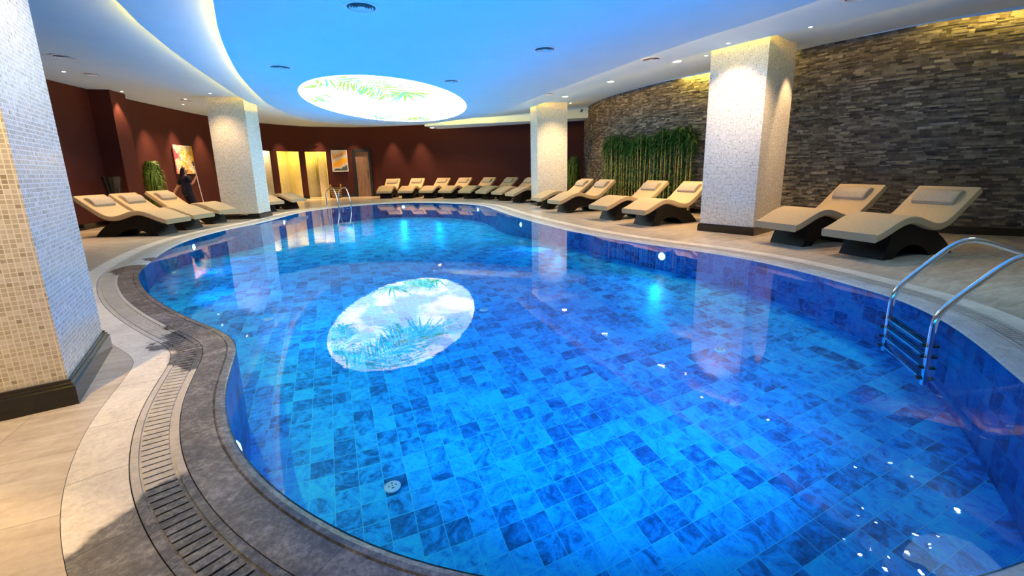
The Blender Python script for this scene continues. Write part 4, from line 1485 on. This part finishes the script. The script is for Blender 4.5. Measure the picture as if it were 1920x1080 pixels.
NB = 56
s0, s1 = s_of(STONE, 3.47, 14.95), s_of(STONE, 5.05, 11.85)
pc, _ = at_stone((s0 + s1) / 2)
scr = tag(empty('bamboo_planter', (pc.x, pc.y, 0)), 'long dark trough of yellow bamboo canes with green leaves before the stone wall', 'plant')
n_ = 24
Q = [at_stone(s0 - 0.1 + (s1 - s0 + 0.2) * i / n_) for i in range(n_ + 1)]
Q = [(a - pc, b) for a, b in Q]
mb = MB()
F_, B_ = [a + b * 0.46 for a, b in Q], [a + b * 0.08 for a, b in Q]
strip(mb, F_, F_, 0.0, 0.16, closed=False); strip(mb, B_, B_, 0.16, 0.0, closed=False); strip(mb, F_, B_, 0.12, 0.12, closed=False)
strip(mb, F_, [a + b * 0.44 for a, b in Q], 0.16, 0.16, closed=False)
for i in (0, -1):
    mb.quad((F_[i].x, F_[i].y, 0), (F_[i].x, F_[i].y, .16), (B_[i].x, B_[i].y, .16), (B_[i].x, B_[i].y, 0))
mb.build('trough', M['pot_brown'], scr)
protos = [make_bamboo(h, 20 + i) for i, h in enumerate((1.88, 1.95, 2.0, 2.06, 2.14, 1.80))]
used = [False] * 6
rd = random.Random(9)
for i in range(NB):
    s_ = s0 + (s1 - s0) * (i + rd.uniform(-0.3, 0.3)) / (NB - 1)
    pp, nn = at_stone(s_)
    pp = pp - pc + nn * (0.20 + 0.14 * (i % 2) + rd.uniform(-0.03, 0.03))
    k = i if i < 6 else rd.randrange(6)
    if i < 6: o = protos[k]; o.parent = scr
    else: o = copy_tree(protos[k], scr)
    o.location = (pp.x, pp.y, 0.10)
    o.rotation_euler = (0, 0, rd.uniform(0, 2 * PI))


# ------------------------------------------------------------------ woman with the mop
def skinned(name, chains, mat, parent, sub=2, root=0):
    """chains: lists of (x, y, z, radius); equal points are merged"""
    vs_, es, rs, idx = [], [], [], {}
    for chn in chains:
        prev = None
        for (x, y, z, r) in chn:
            key = (round(x, 4), round(y, 4), round(z, 4))
            if key not in idx:
                idx[key] = len(vs_); vs_.append((x, y, z)); rs.append(r)
            k = idx[key]
            if prev is not None and prev != k: es.append((prev, k))
            prev = k
    me = bpy.data.meshes.new(name)
    me.from_pydata(vs_, es, [])
    o = bpy.data.objects.new(name, me); C.objects.link(o)
    md = o.modifiers.new('skin', 'SKIN')
    md.use_smooth_shade = True
    for i, sv in enumerate(me.skin_vertices[0].data):
        rr = rs[i]
        sv.radius = (rr, rr) if not isinstance(rr, tuple) else rr
        sv.use_root = (i == root)
    if sub:
        sd = o.modifiers.new('sub', 'SUBSURF'); sd.levels = sub; sd.render_levels = sub
    dg = bpy.context.evaluated_depsgraph_get()
    me2 = bpy.data.meshes.new_from_object(o.evaluated_get(dg))
    o.modifiers.clear()
    o.data = me2
    bpy.data.meshes.remove(me)
    me2.name = name
    me2.materials.clear(); me2.materials.append(mat)
    o.parent = parent
    return o


PX, PY_ = -9.95, 13.5
wo = tag(empty('person', (PX, PY_, 0)), 'person with dark hair in navy uniform walking with a mop along the left wall', 'person')
sh_l, sh_r = (-0.165, 0.075, 1.235), (0.165, -0.065, 1.235)
hip_l, hip_r = (-0.085, 0.04, 0.80), (0.085, -0.04, 0.80)
grip_p = Vector((0.365, 0.0, 1.25))
arm_l = [(0, 0, 1.24, 0.06), (*sh_l, 0.052), (-0.245, 0.06, 1.07, 0.042), (-0.30, 0.05, 0.98, 0.037), (-0.385, 0.03, 0.86, 0.032), (-0.43, 0.02, 0.785, 0.024), (-0.455, 0.012, 0.745, 0.030), (-0.475, 0.006, 0.71, 0.022)]
arm_r = [(0, 0, 1.24, 0.06), (*sh_r, 0.052), (0.20, -0.075, 1.11, 0.042), (0.215, -0.075, 1.035, 0.038), (0.275, -0.06, 1.10, 0.033), (0.325, -0.045, 1.185, 0.025), (0.345, -0.038, 1.225, 0.029), (0.352, -0.034, 1.25, 0.022)]
leg_l = [(0, 0, 0.84, 0.075), (*hip_l, 0.065), (-0.02, 0.08, 0.44, 0.052), (-0.085, 0.03, 0.25, 0.048), (-0.14, -0.02, 0.075, 0.034), (-0.05, 0.03, 0.03, 0.03)]
leg_r = [(0, 0, 0.84, 0.075), (*hip_r, 0.065), (0.16, 0.01, 0.45, 0.052), (0.165, 0.02, 0.25, 0.046), (0.165, 0.02, 0.07, 0.034), (0.255, 0.075, 0.03, 0.03)]
spine = [(0, 0, 0.84, 0.075), (0, 0, 0.98, 0.08), (0, 0, 1.12, 0.09), (0, 0, 1.24, 0.06), (0.005, 0, 1.315, 0.042), (0.02, 0.005, 1.37, 0.045), (0.035, 0.01, 1.43, 0.078), (0.035, 0.012, 1.49, 0.075), (0.03, 0.01, 1.535, 0.04)]
fingers = []
for k in range(4):
    off = (k - 1.5) * 0.013
    b0 = (-0.475, 0.006, 0.71)
    L_ = (0.062, 0.072, 0.068, 0.052)[k]
    fingers.append([(*b0, 0.022), (b0[0] - 0.008 + off * 0.5, b0[1] + off, b0[2] - L_ * 0.55, 0.0085), (b0[0] - 0.004 + off * 0.5, b0[1] + off, b0[2] - L_, 0.007)])
fingers.append([(-0.455, 0.012, 0.745, 0.030), (-0.44, -0.022, 0.715, 0.010), (-0.445, -0.03, 0.69, 0.008)])
for k in range(4):
    zz = 1.232 + k * 0.013
    fingers.append([(0.352, -0.034, 1.25, 0.022), (0.378, -0.028, zz, 0.0085), (0.388, -0.004, zz, 0.0085), (0.372, 0.014, zz, 0.007)])
fingers.append([(0.345, -0.038, 1.225, 0.029), (0.335, -0.016, 1.262, 0.010), (0.350, 0.010, 1.278, 0.008)])
body = skinned('body', [spine, arm_l, arm_r, leg_l, leg_r] + fingers, M['skin'], wo)
tunic = skinned('tunic', [[(0, 0, 0.66, 0.150), (0, 0, 0.80, 0.155), (0, 0, 0.90, 0.148), (0, 0, 1.0, 0.132), (0, 0, 1.12, 0.125), (0, 0, 1.225, 0.085), (0.004, 0, 1.285, 0.056)], [(0, 0, 1.225, 0.085), (*sh_l, 0.072), (-0.25, 0.06, 1.065, 0.060), (-0.275, 0.055, 1.02, 0.058)], [(0, 0, 1.225, 0.085), (*sh_r, 0.072), (0.20, -0.075, 1.11, 0.058), (0.21, -0.076, 1.07, 0.056)]], M['navy'], wo)
trousers = skinned('trousers', [[(0, 0, 0.90, 0.115), (0, 0, 0.84, 0.118), (*hip_l, 0.105), (-0.02, 0.08, 0.44, 0.078), (-0.085, 0.03, 0.25, 0.068), (-0.13, -0.012, 0.11, 0.060)], [(0, 0, 0.84, 0.118), (*hip_r, 0.105), (0.16, 0.01, 0.45, 0.078), (0.165, 0.02, 0.25, 0.068), (0.165, 0.02, 0.11, 0.060)]], M['navy'], wo)
hair = skinned('hair', [[(0.03, 0.01, 1.545, 0.05), (0.005, 0.0, 1.50, 0.088), (-0.025, -0.008, 1.43, 0.085), (-0.045, -0.015, 1.35, 0.08), (-0.055, -0.02, 1.26, 0.07), (-0.06, -0.02, 1.17, 0.045)]], M['hair'], wo)
fd = Vector((0.92, 0.38, 0)).normalized(); fsd = Vector((-fd.y, fd.x, 0))
hc = Vector((0.035, 0.01, 1.43))
mb = MB()
nb0 = hc + fd * 0.074
mb.add([nb0 + Vector((0, 0, 0.028)), nb0 - fsd * 0.012 + Vector((0, 0, -0.008)), nb0 + fsd * 0.012 + Vector((0, 0, -0.008)), nb0 + fd * 0.022 + Vector((0, 0, -0.004))], [(0, 1, 3), (0, 3, 2), (1, 2, 3)])
mb.build('nose', M['skin'], wo)
for s_ in (-1, 1):
    e = hc + fd * 0.066 + fsd * 0.028 * s_ + Vector((0, 0, 0.022))
    mb = MB(); mb.lathe([(0.001, -0.008), (0.008, -0.004), (0.009, 0), (0.008, 0.004), (0.001, 0.008)], e, 10); mb.build('eye', M['hair'], wo, smooth=60)
mb = MB(); mb.box(hc + fd * 0.071 + Vector((0, 0, -0.035)), (0.01, 0.035, 0.008), math.atan2(fd.y, fd.x)); mb.build('mouth', plain('lips', (0.35, 0.10, 0.09), 0.5), wo)
for ank, toe in (((-0.14, -0.02, 0.075), (-0.04, 0.035, 0.03)), ((0.165, 0.02, 0.07), (0.265, 0.08, 0.03))):
    skinned('shoe', [[(ank[0] - 0.03, ank[1] - 0.02, 0.042, 0.042), (ank[0], ank[1], 0.055, 0.046), (toe[0], toe[1], 0.036, 0.036)]], M['shoe'], wo, 2)
mp = tag(empty('mop', (PX + 0.475, PY_, 0)), 'pale mop pole with violet top held upright by the person', 'mop')
mb = MB(); mb.tube([(0.005, 0, 0.03), (-0.154, 0, 1.66)], 0.0125, 10); mb.build('pole', M['pole'], mp, smooth=60)
mb = MB(); mb.tube([(-0.146, 0, 1.58), (-0.159, 0, 1.715)], 0.019, 10); mb.build('grip', M['grip'], mp, smooth=60)
mb = MB(); mb.box((0, 0, 0.022), (0.36, 0.11, 0.044)); mb.build('mop_head', M['cloth_white'], mp)
